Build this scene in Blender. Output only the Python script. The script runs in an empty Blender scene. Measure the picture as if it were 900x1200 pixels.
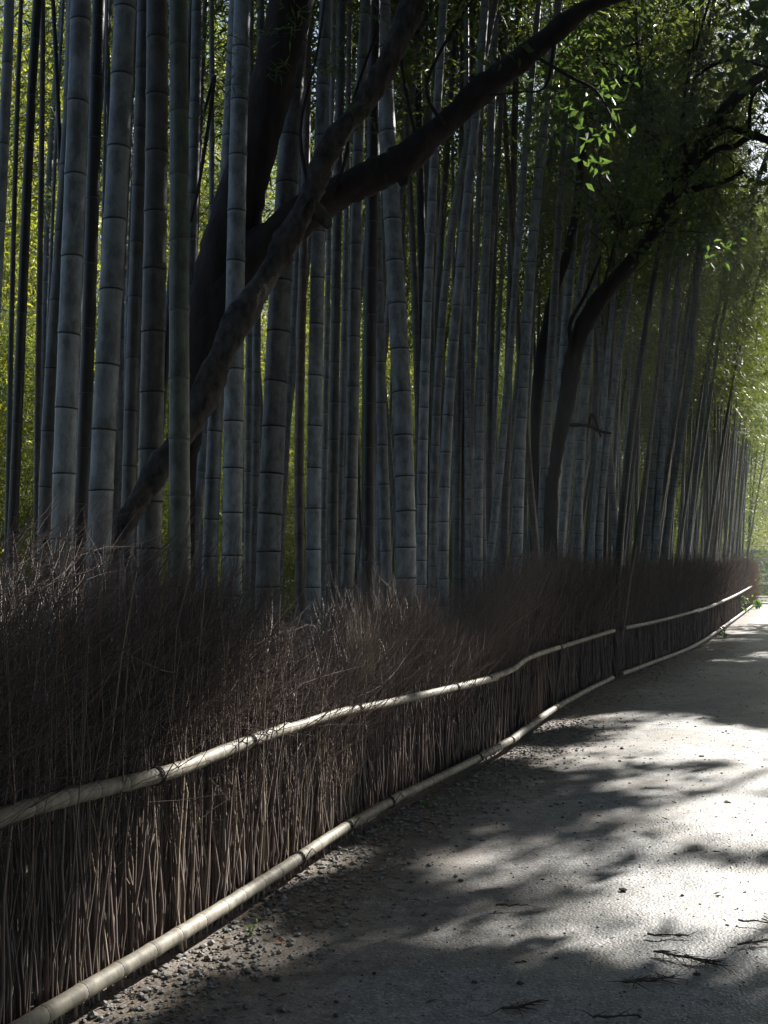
import bpy, math, random
import numpy as np
from mathutils import Vector, Matrix

SC = bpy.context.scene
random.seed(7)
RNG = np.random.default_rng(11)

# ------------------------------------------------------------------ camera, light, exposure
F_PX, PITCH, CAM_H = 1312.0, math.radians(2.62), 1.55
cam_data = bpy.data.cameras.new('camera')
cam_data.sensor_fit = 'VERTICAL'
cam_data.sensor_height = 36.0
cam_data.lens = 36.0 * F_PX / 1200.0
cam_data.clip_start, cam_data.clip_end = 0.05, 2000
cam = bpy.data.objects.new('camera', cam_data)
cam.location = (0, 0, CAM_H)
cam.rotation_euler = (math.radians(90) + PITCH, 0, 0)
SC.collection.objects.link(cam)
SC.camera = cam

SUN_EL, SUN_AZ = math.radians(32), math.radians(41)      # azimuth: right of the viewing direction
SUN_TO = np.array([math.sin(SUN_AZ) * math.cos(SUN_EL), math.cos(SUN_AZ) * math.cos(SUN_EL), math.sin(SUN_EL)])
world = bpy.data.worlds.new('World')
SC.world = world
world.use_nodes = True
wn, wl = world.node_tree.nodes, world.node_tree.links
wn.clear()
sky = wn.new('ShaderNodeTexSky')
sky.sky_type = 'NISHITA'
sky.sun_disc = False
sky.sun_elevation = SUN_EL
sky.sun_rotation = SUN_AZ
sky.air_density, sky.dust_density, sky.ozone_density = 1.0, 1.2, 1.0
bg = wn.new('ShaderNodeBackground')
bg.inputs['Strength'].default_value = 0.05
wo = wn.new('ShaderNodeOutputWorld')
wl.new(sky.outputs[0], bg.inputs[0]); wl.new(bg.outputs[0], wo.inputs[0])
sun_data = bpy.data.lights.new('sun', 'SUN')
sun_data.energy = 5.0
sun_data.angle = math.radians(0.55)
sun_data.color = (1.0, 0.965, 0.91)
sun = bpy.data.objects.new('sun', sun_data)
sun.rotation_euler = Vector(SUN_TO).to_track_quat('Z', 'Y').to_euler()
sun.location = (20, 20, 30)
SC.collection.objects.link(sun)
SC.view_settings.view_transform = 'Standard'
SC.view_settings.look = 'None'
SC.view_settings.exposure = 1.6
SC.view_settings.gamma = 1.0
SC.view_settings.use_curve_mapping = False
SC.cycles.max_bounces = 6
SC.cycles.diffuse_bounces = 3
SC.cycles.glossy_bounces = 2
SC.cycles.transmission_bounces = 3
SC.cycles.use_denoising = True

# ------------------------------------------------------------------ helpers
COL = SC.collection
CP, SP = math.cos(PITCH), math.sin(PITCH)

def ray(x, y):
    cx, cy = (x - 450) / F_PX, (600 - y) / F_PX
    return np.array([cx, CP - cy * SP, SP + cy * CP])

def at(x, y, depth):
    d = ray(x, y)
    return np.array([0, 0, CAM_H]) + d * (depth / d[1])

def to_px(P):
    P = np.asarray(P, float)
    v = P - np.array([0, 0, CAM_H])
    f = v[..., 1] * CP + v[..., 2] * SP
    u = -v[..., 1] * SP + v[..., 2] * CP
    f = np.where(f < 0.05, 0.05, f)
    return 450 + F_PX * v[..., 0] / f, 600 - F_PX * u / f, f

def link(name, data, parent=None, mat=None, loc=None):
    o = bpy.data.objects.new(name, data)
    COL.objects.link(o)
    if parent is not None: o.parent = parent
    if mat is not None and data is not None and not data.materials: data.materials.append(mat)
    if loc is not None: o.location = loc
    return o

def tag(o, label, cat, group=None, kind=None):
    if label: o['label'] = label
    if cat: o['category'] = cat
    if group: o['group'] = group
    if kind: o['kind'] = kind
    return o

def thing(name, label, cat, loc=(0, 0, 0), group=None):
    o = bpy.data.objects.new(name, None)
    o.empty_display_size = 0.1
    COL.objects.link(o)
    o.location = loc
    return tag(o, label, cat, group)

def mesh_np(name, verts, faces, smooth=True, attrs=None):
    """faces: list of (M,k) int arrays"""
    me = bpy.data.meshes.new(name)
    verts = np.asarray(verts, np.float32)
    me.vertices.add(len(verts))
    me.vertices.foreach_set('co', verts.ravel())
    faces = [f for f in faces if len(f)]
    nl = sum(f.size for f in faces); nf = sum(len(f) for f in faces)
    me.loops.add(nl); me.polygons.add(nf)
    me.loops.foreach_set('vertex_index', np.concatenate([f.ravel() for f in faces]).astype(np.int32))
    starts, o = [], 0
    for f in faces:
        starts.append(o + np.arange(len(f)) * f.shape[1]); o += f.size
    me.polygons.foreach_set('loop_start', np.concatenate(starts).astype(np.int32))
    me.polygons.foreach_set('use_smooth', np.full(nf, smooth))
    for k, a in (attrs or {}).items():
        at_ = me.attributes.new(k, 'FLOAT', 'POINT')
        at_.data.foreach_set('value', np.asarray(a, np.float32))
    me.update(calc_edges=True)
    return me

def nrm(v):
    return v / np.maximum(np.linalg.norm(v, axis=-1, keepdims=True), 1e-9)

def tubes(P, R, k=6, cap=True):
    """P (N,n,3) polylines, R (N,n) radii -> verts, faces"""
    P = np.asarray(P, float); R = np.asarray(R, float)
    N, n, _ = P.shape
    T = np.empty_like(P)
    T[:, 1:-1] = P[:, 2:] - P[:, :-2]; T[:, 0] = P[:, 1] - P[:, 0]; T[:, -1] = P[:, -1] - P[:, -2]
    T = nrm(T)
    mean = nrm(P[:, -1] - P[:, 0] + 1e-6)
    ref = np.where(np.abs(mean[:, 2:3]) > 0.8, np.array([[1.0, 0, 0]]), np.array([[0, 0, 1.0]]))
    A = nrm(np.cross(T, ref[:, None, :])); B = np.cross(T, A)
    ang = np.arange(k) * 2 * math.pi / k
    V = P[:, :, None, :] + R[:, :, None, None] * (A[:, :, None, :] * np.cos(ang)[None, None, :, None] + B[:, :, None, :] * np.sin(ang)[None, None, :, None])
    idx = np.arange(N * n * k).reshape(N, n, k)
    a = idx[:, :-1, :]; b = idx[:, 1:, :]
    q = np.stack([a, np.roll(a, -1, 2), np.roll(b, -1, 2), b], -1).reshape(-1, 4)
    fs = [q]
    if cap:
        fs.append(idx[:, -1, :].reshape(N, k)); fs.append(idx[:, 0, ::-1].reshape(N, k))
    return V.reshape(-1, 3), fs

def leaf_mesh(name, C, D, L, W, seed=0, droop=0.25):
    """one folded quad pair per leaf: C base points, D directions"""
    g = np.random.default_rng(seed)
    n = len(C); D = nrm(D)
    side = nrm(np.cross(D, g.normal(size=(n, 3))))
    up = np.cross(side, D)
    L = np.broadcast_to(np.asarray(L, float).reshape(-1, 1), (n, 1)); W = np.broadcast_to(np.asarray(W, float).reshape(-1, 1), (n, 1))
    mid = C + D * L * 0.42
    fold = up * W * 0.22
    v = np.stack([C, mid + side * W * 0.5 + fold, C + D * L - np.array([0, 0, 1.0]) * L * droop * 0.4, mid - side * W * 0.5 + fold], 1).reshape(-1, 3)
    i = np.arange(n)[:, None] * 4
    f = np.concatenate([i + np.array([[0, 1, 2]]), i + np.array([[0, 2, 3]])], 0)
    r = np.repeat(g.random(n), 4)
    return mesh_np(name, v, [f], smooth=False, attrs={'rnd': r})

# ---- node helper
def new_mat(name):
    m = bpy.data.materials.new(name); m.use_nodes = True
    nt = m.node_tree; nt.nodes.clear()
    out = nt.nodes.new('ShaderNodeOutputMaterial')
    return m, nt, out

class NT:
    def __init__(s, nt): s.nt = nt
    def n(s, t, **kw):
        nd = s.nt.nodes.new(t)
        for k, v in kw.items():
            if k.startswith('i_'):
                key = k[2:]
                key = int(key) if key.isdigit() else key.replace('_', ' ')
                if hasattr(v, 'is_output') or isinstance(v, bpy.types.NodeSocket): s.nt.links.new(v, nd.inputs[key])
                else: nd.inputs[key].default_value = v
            else: setattr(nd, k, v)
        return nd
    def math(s, op, a, b=0.0, clamp=False):
        nd = s.nt.nodes.new('ShaderNodeMath'); nd.operation = op; nd.use_clamp = clamp
        for i, v in enumerate((a, b)):
            if isinstance(v, bpy.types.NodeSocket): s.nt.links.new(v, nd.inputs[i])
            else: nd.inputs[i].default_value = v
        return nd.outputs[0]
    def mix(s, fac, a, b, blend='MIX'):
        nd = s.nt.nodes.new('ShaderNodeMix'); nd.data_type = 'RGBA'; nd.blend_type = blend
        for i, v in ((0, fac), (6, a), (7, b)):
            if isinstance(v, bpy.types.NodeSocket): s.nt.links.new(v, nd.inputs[i])
            else: nd.inputs[i].default_value = v if i == 0 else (*v, 1) if len(v) == 3 else v
        return nd.outputs[2]
    def ramp(s, fac, stops):
        nd = s.nt.nodes.new('ShaderNodeValToRGB')
        el = nd.color_ramp.elements
        while len(el) < len(stops): el.new(0.5)
        for e, (p, c) in zip(el, stops):
            e.position = p; e.color = (*c, 1) if len(c) == 3 else c
        s.nt.links.new(fac, nd.inputs[0])
        return nd.outputs[0]
    def noise(s, vec, scale, detail=3, rough=0.55):
        nd = s.n('ShaderNodeTexNoise'); nd.inputs['Scale'].default_value = scale
        nd.inputs['Detail'].default_value = detail; nd.inputs['Roughness'].default_value = rough
        if vec is not None: s.nt.links.new(vec, nd.inputs['Vector'])
        return nd.outputs[0]
    def mapping(s, vec, scale):
        nd = s.n('ShaderNodeMapping'); nd.inputs['Scale'].default_value = scale
        s.nt.links.new(vec, nd.inputs[0]); return nd.outputs[0]

def m_bamboo(name, dirt=0.85, pale=0.4, rough=0.42, objcol=True, base=(0.22, 0.25, 0.26)):
    m, nt, out = new_mat(name); N = NT(nt)
    tc = N.n('ShaderNodeTexCoord').outputs['Object']
    oi = N.n('ShaderNodeObjectInfo')
    off = N.n('ShaderNodeVectorMath', operation='SCALE'); off.inputs[0].default_value = (37, 11, 5)
    nt.links.new(oi.outputs['Random'], off.inputs['Scale'])
    add = N.n('ShaderNodeVectorMath', operation='ADD'); nt.links.new(tc, add.inputs[0]); nt.links.new(off.outputs[0], add.inputs[1])
    v = add.outputs[0]
    col = oi.outputs['Color'] if objcol else None
    nv = N.n('ShaderNodeAttribute', attribute_name='nv').outputs['Fac']
    blot = N.noise(N.mapping(v, (13, 13, 7)), 1.0, 6, 0.72)
    streak = N.noise(N.mapping(v, (90, 90, 1.6)), 1.0, 3, 0.6)
    fine = N.noise(v, 160, 2, 0.6)
    c0 = N.mix(N.math('MULTIPLY', streak, 0.5), (1, 1, 1), (0.62, 0.64, 0.6))
    c1 = N.mix(N.ramp(blot, [(0.42, (0, 0, 0)), (0.60, (dirt,) * 3)]), c0, (0.34, 0.33, 0.32))
    c2 = N.mix(N.ramp(nv, [(0.0, (0.8,) * 3), (0.03, (0.3,) * 3), (0.12, (0.0,) * 3), (0.90, (0, 0, 0)), (0.97, (pale,) * 3), (1.0, (0.1,) * 3)]), c1, N.mix(N.math('GREATER_THAN', nv, 0.5), (0.28, 0.27, 0.26), (1.25, 1.25, 1.22)))
    sp = N.ramp(N.noise(N.mapping(v, (60, 60, 38)), 1.0, 2, 0.5), [(0.66, (0, 0, 0)), (0.74, (0.5,) * 3)])
    c3 = N.mix(sp, c2, (0.3, 0.29, 0.27))
    fin = N.mix(1.0, c3, col if objcol else base, 'MULTIPLY')
    bs = N.n('ShaderNodeBsdfPrincipled')
    nt.links.new(fin, bs.inputs['Base Color'])
    nt.links.new(N.math('ADD', N.math('MULTIPLY', blot, 0.25), rough - 0.1), bs.inputs['Roughness'])
    bs.inputs['Specular IOR Level'].default_value = 0.5
    bp = N.n('ShaderNodeBump'); bp.inputs['Strength'].default_value = 0.25; bp.inputs['Distance'].default_value = 0.0011
    nt.links.new(N.math('ADD', N.math('MULTIPLY', streak, 0.6), N.math('MULTIPLY', fine, 0.4)), bp.inputs['Height'])
    nt.links.new(bp.outputs[0], bs.inputs['Normal'])
    nt.links.new(bs.outputs[0], out.inputs[0])
    return m

def m_simple(name, c1, c2, scale=8, stretch=(1, 1, 1), rough=0.8, bump=0.4, bdist=0.01, spec=0.3, detail=5):
    m, nt, out = new_mat(name); N = NT(nt)
    tc = N.n('ShaderNodeTexCoord').outputs['Object']
    nz = N.noise(N.mapping(tc, stretch), scale, detail, 0.62)
    c = N.ramp(nz, [(0.32, c1), (0.7, c2)])
    bs = N.n('ShaderNodeBsdfPrincipled'); nt.links.new(c, bs.inputs['Base Color'])
    bs.inputs['Roughness'].default_value = rough; bs.inputs['Specular IOR Level'].default_value = spec
    bp = N.n('ShaderNodeBump'); bp.inputs['Strength'].default_value = bump; bp.inputs['Distance'].default_value = bdist
    nt.links.new(nz, bp.inputs['Height']); nt.links.new(bp.outputs[0], bs.inputs['Normal'])
    nt.links.new(bs.outputs[0], out.inputs[0])
    return m

def m_leaf(name, refl_a, refl_b, tr_a, tr_b, trans=0.5, rough=0.45, spec=0.35):
    m, nt, out = new_mat(name); N = NT(nt)
    r = N.n('ShaderNodeAttribute', attribute_name='rnd').outputs['Fac']
    oi = N.n('ShaderNodeObjectInfo').outputs['Random']
    f = N.math('FRACT', N.math('ADD', r, N.math('MULTIPLY', oi, 0.35)))
    bs = N.n('ShaderNodeBsdfPrincipled'); nt.links.new(N.mix(f, refl_a, refl_b), bs.inputs['Base Color'])
    bs.inputs['Roughness'].default_value = rough; bs.inputs['Specular IOR Level'].default_value = spec
    tr = N.n('ShaderNodeBsdfTranslucent'); nt.links.new(N.mix(f, tr_a, tr_b), tr.inputs['Color'])
    mx = N.n('ShaderNodeMixShader'); mx.inputs[0].default_value = trans
    nt.links.new(bs.outputs[0], mx.inputs[1]); nt.links.new(tr.outputs[0], mx.inputs[2])
    nt.links.new(mx.outputs[0], out.inputs[0])
    return m

def m_twig(name, a, b, c):
    m, nt, out = new_mat(name); N = NT(nt)
    r = N.n('ShaderNodeAttribute', attribute_name='rnd').outputs['Fac']
    tc = N.n('ShaderNodeTexCoord').outputs['Object']
    oi = N.n('ShaderNodeObjectInfo').outputs['Random']
    f = N.math('FRACT', N.math('ADD', r, oi))
    nz = N.noise(N.mapping(tc, (60, 60, 9)), 1.0, 3)
    base = N.ramp(f, [(0.0, a), (0.6, b), (0.94, b), (1.0, c)])
    col = N.mix(N.math('MULTIPLY', nz, 0.8), base, (0.05, 0.04, 0.035))
    bs = N.n('ShaderNodeBsdfPrincipled'); nt.links.new(col, bs.inputs['Base Color'])
    bs.inputs['Roughness'].default_value = 0.62; bs.inputs['Specular IOR Level'].default_value = 0.35
    nt.links.new(bs.outputs[0], out.inputs[0])
    return m

M_CULM = m_bamboo('bamboo_skin')
M_POLE = m_bamboo('cut_bamboo', dirt=0.75, pale=0.15, rough=0.62)
M_RING = m_simple('node_ring_skin', (0.012, 0.012, 0.013), (0.04, 0.04, 0.04), 60, rough=0.6, bump=0.1)
M_RINGP = m_simple('pale_node_ring_skin', (0.07, 0.07, 0.065), (0.16, 0.155, 0.14), 60, rough=0.6, bump=0.1)
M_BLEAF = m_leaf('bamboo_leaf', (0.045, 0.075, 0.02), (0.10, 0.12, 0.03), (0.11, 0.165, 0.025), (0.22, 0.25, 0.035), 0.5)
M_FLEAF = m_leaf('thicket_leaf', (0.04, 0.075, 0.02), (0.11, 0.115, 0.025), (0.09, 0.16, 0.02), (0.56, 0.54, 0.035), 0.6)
M_TLEAF = m_leaf('broad_leaf', (0.05, 0.082, 0.038), (0.075, 0.112, 0.05), (0.10, 0.18, 0.035), (0.17, 0.27, 0.045), 0.40, 0.48, 0.3)
M_BARK = m_simple('dark_bark', (0.014, 0.011, 0.011), (0.036, 0.03, 0.028), 9, (1, 1, 0.3), 0.85, 0.9, 0.02)
M_BARKL = m_simple('lichen_bark', (0.013, 0.011, 0.01), (0.09, 0.082, 0.078), 20, (1, 1, 0.45), 0.8, 1.0, 0.02)
M_TWIG = m_twig('brush_twig', (0.085, 0.062, 0.055), (0.185, 0.135, 0.115), (0.38, 0.29, 0.21))
M_TWIGP = m_twig('pale_twig', (0.28, 0.22, 0.17), (0.38, 0.31, 0.22), (0.46, 0.4, 0.3))
M_TIE = m_simple('tie_cord', (0.02, 0.017, 0.015), (0.06, 0.05, 0.04), 40, rough=0.8)
M_STONE = m_simple('pebble', (0.10, 0.095, 0.09), (0.32, 0.31, 0.29), 30, rough=0.75, bump=0.3)
M_CLOD = m_simple('dark_litter', (0.03, 0.025, 0.022), (0.10, 0.08, 0.06), 30, rough=0.85)
M_ORANGE = m_leaf('dead_leaf', (0.24, 0.09, 0.03), (0.32, 0.15, 0.05), (0.35, 0.12, 0.03), (0.4, 0.2, 0.05), 0.35)
M_GREEN = m_leaf('fresh_leaf', (0.05, 0.10, 0.025), (0.08, 0.13, 0.03), (0.12, 0.25, 0.03), (0.16, 0.3, 0.04), 0.45)

# ------------------------------------------------------------------ fence line in plan, read off the bottom rail
BOT = [(-40, 1245), (35, 1200), (130, 1140), (230, 1085), (330, 1020), (400, 971), (470, 931), (540, 899), (600, 869), (640, 836), (680, 813), (715, 795), (760, 778), (810, 759), (842, 739), (865, 722), (884, 708)]
RAIL_Z = 0.11
FD = nrm(np.array([0.39, 1.0])); FN = np.array([-FD[1], FD[0]])       # along the fence, and into the grove
PLAN = []
for x, y in BOT:
    d = ray(x, y); t = (RAIL_Z - CAM_H) / d[2]
    PLAN.append((d[0] * t, d[1] * t))
PLAN = np.array(PLAN)
PLAN = np.concatenate([np.array([(-2.75, -1.0), (-2.3, 0.2), (-1.92, 1.3), (-1.62, 2.2)]), PLAN], 0) + FN * 0.12       # the brush stands just behind the rails
SEG = np.linalg.norm(np.diff(PLAN, axis=0), axis=1)
S_OF = np.concatenate([[0], np.cumsum(SEG)])
S_END = S_OF[-1]

def smooth_plan(s):
    s = np.asarray(s, float)
    out = 0
    for o, w in ((-0.5, .2), (-.25, .2), (0, .2), (.25, .2), (.5, .2)):
        q = np.clip(s + o, -5, S_END + 5)
        X = np.interp(q, S_OF, PLAN[:, 0]); Y = np.interp(q, S_OF, PLAN[:, 1])
        over = np.maximum(q - S_END, 0); under = np.minimum(q, 0)
        X = X + FD[0] * (over + under); Y = Y + FD[1] * (over + under)
        out = out + w * np.stack([X, Y], -1)
    return out

S_TAB = np.linspace(0, S_END, 1200)
P_TAB = smooth_plan(S_TAB)
def s_at_px(x, out=0.12):      # arc length where a line before the fence shows at pixel column x
    q = P_TAB - FN * out
    ok = q[:, 1] > 0.8
    return float(np.interp(x, 450 + F_PX * q[ok, 0] / q[ok, 1], S_TAB[ok]))
def depth_behind(x, p):
    cx = (x - 450) / F_PX
    return (2.48 + p * 1.073) / (0.39 - cx)

# ------------------------------------------------------------------ where the sun gets through the canopy
PATCH = [  # lit places on the path: pixel centre, radii, share of the sun let through
    (820, 874, 90, 25, 1), (885, 905, 40, 16, 1), (850, 962, 75, 19, 1), (735, 930, 36, 5, .6), (890, 985, 60, 28, 1), (845, 1045, 95, 38, 1), (910, 1060, 60, 50, 1),
    (745, 1052, 50, 26, .75), (740, 846, 70, 7, .5), (610, 990, 80, 11, .5), (545, 1012, 60, 9, .5), (590, 1035, 50, 11, .3), (665, 1085, 70, 15, .45), (725, 1005, 50, 12, .55),
    (790, 1108, 95, 26, .6), (560, 1085, 50, 13, .25), (860, 1180, 40, 9, .4), (655, 893, 40, 4, .4), (640, 1050, 130, 40, .22), (840, 1000, 110, 105, .5), (800, 884, 130, 36, .4), (700, 968, 45, 6, .35),
    (252, 1126, 36, 10, .75), (300, 1098, 22, 7, .6), (335, 1128, 26, 6, .45),
    (895, 768, 14, 3, .8), (860, 776, 20, 2, .3), (895, 707, 24, 3, 1), (890, 717, 30, 4, 1), (850, 742, 30, 2, .4), (895, 702, 40, 4, 1), (905, 710, 50, 6, 1), (600, 1112, 110, 24, .2), (780, 1140, 80, 16, .35), (480, 1110, 60, 20, .12)]
DENSE = [(530, 985, 60, 6), (600, 962, 55, 6), (670, 944, 55, 6), (730, 950, 40, 4), (665, 916, 55, 7), (815, 902, 36, 4), (560, 1058, 60, 9), (660, 1055, 40, 7), (720, 1022, 30, 4), (760, 905, 30, 3),
         (690, 1163, 80, 15), (885, 1148, 24, 14), (500, 1150, 80, 25), (620, 1130, 60, 7), (820, 1010, 50, 5), (870, 1015, 40, 4)]
SPOT = []   # lit spots above the ground: point, radius
for x, y, r in ((225, 902, .10), (285, 880, .12), (330, 862, .12), (390, 840, .10), (450, 826, .12), (520, 810, .12), (560, 802, .12)):
    p = smooth_plan(s_at_px(x)); SPOT.append((np.array([p[0] + .08, p[1] - .03, 0.74]), r))
for x, y, r in ((210, 1098, .10), (160, 1122, .09), (120, 1145, .08), (255, 1075, .1), (380, 985, .1), (640, 836, .15), (600, 868, .12)):
    p = smooth_plan(s_at_px(x)); SPOT.append((np.array([p[0] + .11, p[1] - .04, 0.12]), r))
for x, z, r in ((335, .45, .14), (350, .4, .16), (300, .35, .12), (120, .25, .1), (270, .22, .1), (420, 1.2, .12), (415, 1.0, .1), (500, 1.25, .12), (340, 1.2, .1), (560, 1.3, .1)):
    p = smooth_plan(s_at_px(x)); SPOT.append((np.array([p[0], p[1], z]), r))
for x, z, r in ((882, 1.0, .8), (876, .9, .8), (868, 1.2, .5), (884, 1.5, .6), (850, 1.5, .3)):
    p = smooth_plan(s_at_px(x)); SPOT.append((np.array([p[0], p[1], z]), r))
LITLEAF = [at(x, y, 7.2) for x, y in ((718, 110), (722, 125), (718, 150), (728, 160), (695, 200))] + [at(830, 293, 11.5), at(850, 290, 11.5), at(838, 298, 11.5)]
for p in LITLEAF: SPOT.append((p, .16))

def vnoise(X, Y, scale, seed):
    """cheap smooth value noise on plan coordinates"""
    g = np.random.default_rng(seed); tab = g.random((64, 64))
    x = X / scale; y = Y / scale
    xi = np.floor(x).astype(int); yi = np.floor(y).astype(int)
    fx = x - xi; fy = y - yi
    fx = fx * fx * (3 - 2 * fx); fy = fy * fy * (3 - 2 * fy)
    t = lambda a, b: tab[a % 64, b % 64]
    return (t(xi, yi) * (1 - fx) + t(xi + 1, yi) * fx) * (1 - fy) + (t(xi, yi + 1) * (1 - fx) + t(xi + 1, yi + 1) * fx) * fy

def keep_shade(C, strength=1.0):
    """which canopy leaves stay: crown gaps are cut where light is meant to fall"""
    C = np.asarray(C, float)
    t = C[:, 2] / SUN_TO[2]
    G = C - SUN_TO[None] * t[:, None]
    px, py, f = to_px(G)
    infront = G[:, 1] > 1.5
    jit = (vnoise(G[:, 0], G[:, 1], 0.33, 3) - 0.5) * 0.9 + (vnoise(G[:, 0], G[:, 1], 0.12, 5) - 0.5) * 0.5
    cut = np.zeros(len(C))
    for cx, cy, rx, ry, st in PATCH:
        st = 1 + math.log(st) / 9      # crowns are many leaves deep
        d0 = ray(cx, cy); q = d0 * (-CAM_H / d0[2])
        ax, ay = rx * q[1] / F_PX + .12, ry * q[1] ** 2 / (F_PX * CAM_H) + .12
        d = np.sqrt(((G[:, 0] - q[0] - (G[:, 1] - q[1]) * q[0] / q[1]) / ax) ** 2 + ((G[:, 1] - q[1]) / ay) ** 2)
        cut = np.maximum(cut, np.where(d + jit * min(1, .35 / min(ax, ay)) < 1.05, st, 0))
    for cx, cy, rx, ry in DENSE:
        d0 = ray(cx, cy); q = d0 * (-CAM_H / d0[2])
        ax, ay = rx * q[1] / F_PX, ry * q[1] ** 2 / (F_PX * CAM_H)
        d = np.sqrt(((G[:, 0] - q[0] - (G[:, 1] - q[1]) * q[0] / q[1]) / ax) ** 2 + ((G[:, 1] - q[1]) / ay) ** 2)
        cut = np.where(d + jit * .6 < 1.0, np.minimum(cut, .6), cut)
    outside = infront & (px > 905) & (py > 820)
    cut = np.maximum(cut, 0.9 * (outside & (vnoise(G[:, 0], G[:, 1], 0.8, 9) > 0.55)))
    for p, r in SPOT:
        v = C - p; a = v @ SUN_TO
        dist = np.linalg.norm(v - a[:, None] * SUN_TO, axis=1)
        cut = np.maximum(cut, 1.0 * ((a > 0.25) & (dist < r + .14)))
    return RNG.random(len(C)) >= cut * strength

# ------------------------------------------------------------------ setting: ground, path, road
def m_ground():
    m, nt, out = new_mat('leaf_litter_soil'); N = NT(nt)
    tc = N.n('ShaderNodeTexCoord').outputs['Object']
    big = N.noise(tc, 0.9, 4); fine = N.noise(tc, 22, 5, 0.7)
    c = N.mix(N.ramp(fine, [(0.4, (0, 0, 0)), (0.62, (1, 1, 1))]), (0.035, 0.028, 0.02), (0.13, 0.10, 0.065))
    c = N.mix(N.math('MULTIPLY', big, 0.7), c, (0.05, 0.045, 0.03))
    bs = N.n('ShaderNodeBsdfPrincipled'); nt.links.new(c, bs.inputs['Base Color']); bs.inputs['Roughness'].default_value = 0.9
    bp = N.n('ShaderNodeBump'); bp.inputs['Strength'].default_value = 0.8; bp.inputs['Distance'].default_value = 0.03
    nt.links.new(fine, bp.inputs['Height']); nt.links.new(bp.outputs[0], bs.inputs['Normal'])
    nt.links.new(bs.outputs[0], out.inputs[0]); return m

def m_path():
    m, nt, out = new_mat('gravel_dirt'); N = NT(nt)
    tc = N.n('ShaderNodeTexCoord').outputs['Object']
    off = N.n('ShaderNodeAttribute', attribute_name='off').outputs['Fac']
    big = N.noise(tc, 1.3, 5, 0.6); med = N.noise(tc, 9, 5, 0.65); fine = N.noise(tc, 90, 4, 0.7)
    vor = N.n('ShaderNodeTexVoronoi'); vor.inputs['Scale'].default_value = 75; nt.links.new(tc, vor.inputs['Vector'])
    vor2 = N.n('ShaderNodeTexVoronoi'); vor2.inputs['Scale'].default_value = 115; nt.links.new(tc, vor2.inputs['Vector'])
    grit = N.n('ShaderNodeSeparateColor'); nt.links.new(vor2.outputs['Color'], grit.inputs[0])
    grey = N.mix(N.ramp(med, [(0.35, (0, 0, 0)), (0.7, (1, 1, 1))]), (0.17, 0.165, 0.157), (0.385, 0.378, 0.365))
    grey = N.mix(N.ramp(grit.outputs[0], [(0.0, (0.9,) * 3), (0.3, (0, 0, 0)), (0.8, (0, 0, 0)), (1.0, (0.7,) * 3)]), grey, N.mix(N.math('GREATER_THAN', grit.outputs[0], 0.5), (0.10, 0.095, 0.09), (0.60, 0.58, 0.55)))
    soil = N.mix(N.ramp(fine, [(0.38, (0, 0, 0)), (0.66, (1, 1, 1))]), (0.06, 0.046, 0.036), (0.26, 0.205, 0.15))
    tan = N.mix(N.ramp(big, [(0.46, (0, 0, 0)), (0.72, (0.7,) * 3)]), grey, (0.29, 0.245, 0.185))
    e = N.math('ADD', off, N.math('MULTIPLY', N.math('SUBTRACT', med, 0.5), 0.9))
    e = N.math('ADD', e, N.math('MULTIPLY', N.math('SUBTRACT', big, 0.5), 0.9))
    f = N.ramp(e, [(0.30, (0, 0, 0)), (0.95, (1, 1, 1))])
    c = N.mix(f, soil, tan)
    spots = N.ramp(N.noise(tc, 42, 3, 0.6), [(0.62, (0, 0, 0)), (0.70, (0.8,) * 3)])
    c = N.mix(spots, c, (0.06, 0.05, 0.042))
    damp = N.ramp(N.noise(tc, 0.55, 4, 0.6), [(0.44, (0, 0, 0)), (0.62, (0.55,) * 3)])
    c = N.mix(damp, c, (0.12, 0.105, 0.088))
    bs = N.n('ShaderNodeBsdfPrincipled'); nt.links.new(c, bs.inputs['Base Color'])
    nt.links.new(N.mix(f, (0.8,) * 3, (0.52,) * 3), bs.inputs['Roughness'])
    bs.inputs['Specular IOR Level'].default_value = 0.75
    h = N.math('ADD', N.math('MULTIPLY', fine, 0.5), N.math('MULTIPLY', vor.outputs['Distance'], -0.6))
    bp = N.n('ShaderNodeBump'); bp.inputs['Strength'].default_value = 0.6; bp.inputs['Distance'].default_value = 0.007
    nt.links.new(h, bp.inputs['Height'])
    bp2 = N.n('ShaderNodeBump'); bp2.inputs['Strength'].default_value = 0.4; bp2.inputs['Distance'].default_value = 0.012
    nt.links.new(med, bp2.inputs['Height']); nt.links.new(bp.outputs[0], bp2.inputs['Normal'])
    nt.links.new(bp2.outputs[0], bs.inputs['Normal'])
    nt.links.new(bs.outputs[0], out.inputs[0]); return m
M_GROUND, M_PATH = m_ground(), m_path()

def grid_faces(a, b):
    i = np.arange(a * b).reshape(a, b)
    return np.stack([i[:-1, :-1], i[1:, :-1], i[1:, 1:], i[:-1, 1:]], -1).reshape(-1, 4)

g = np.linspace(-1, 1, 61); g = np.sign(g) * np.abs(g) ** 2 * 700
GX, GY = np.meshgrid(g + 5, g + 20, indexing='ij')
gv = np.stack([GX, GY, -0.02 - 0.06 * np.clip(np.hypot(GX - 5, GY - 20) / 700, 0, 1)], -1).reshape(-1, 3)
o = link('ground', mesh_np('ground', gv, [grid_faces(61, 61)]), mat=M_GROUND); o['kind'] = 'structure'

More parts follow.
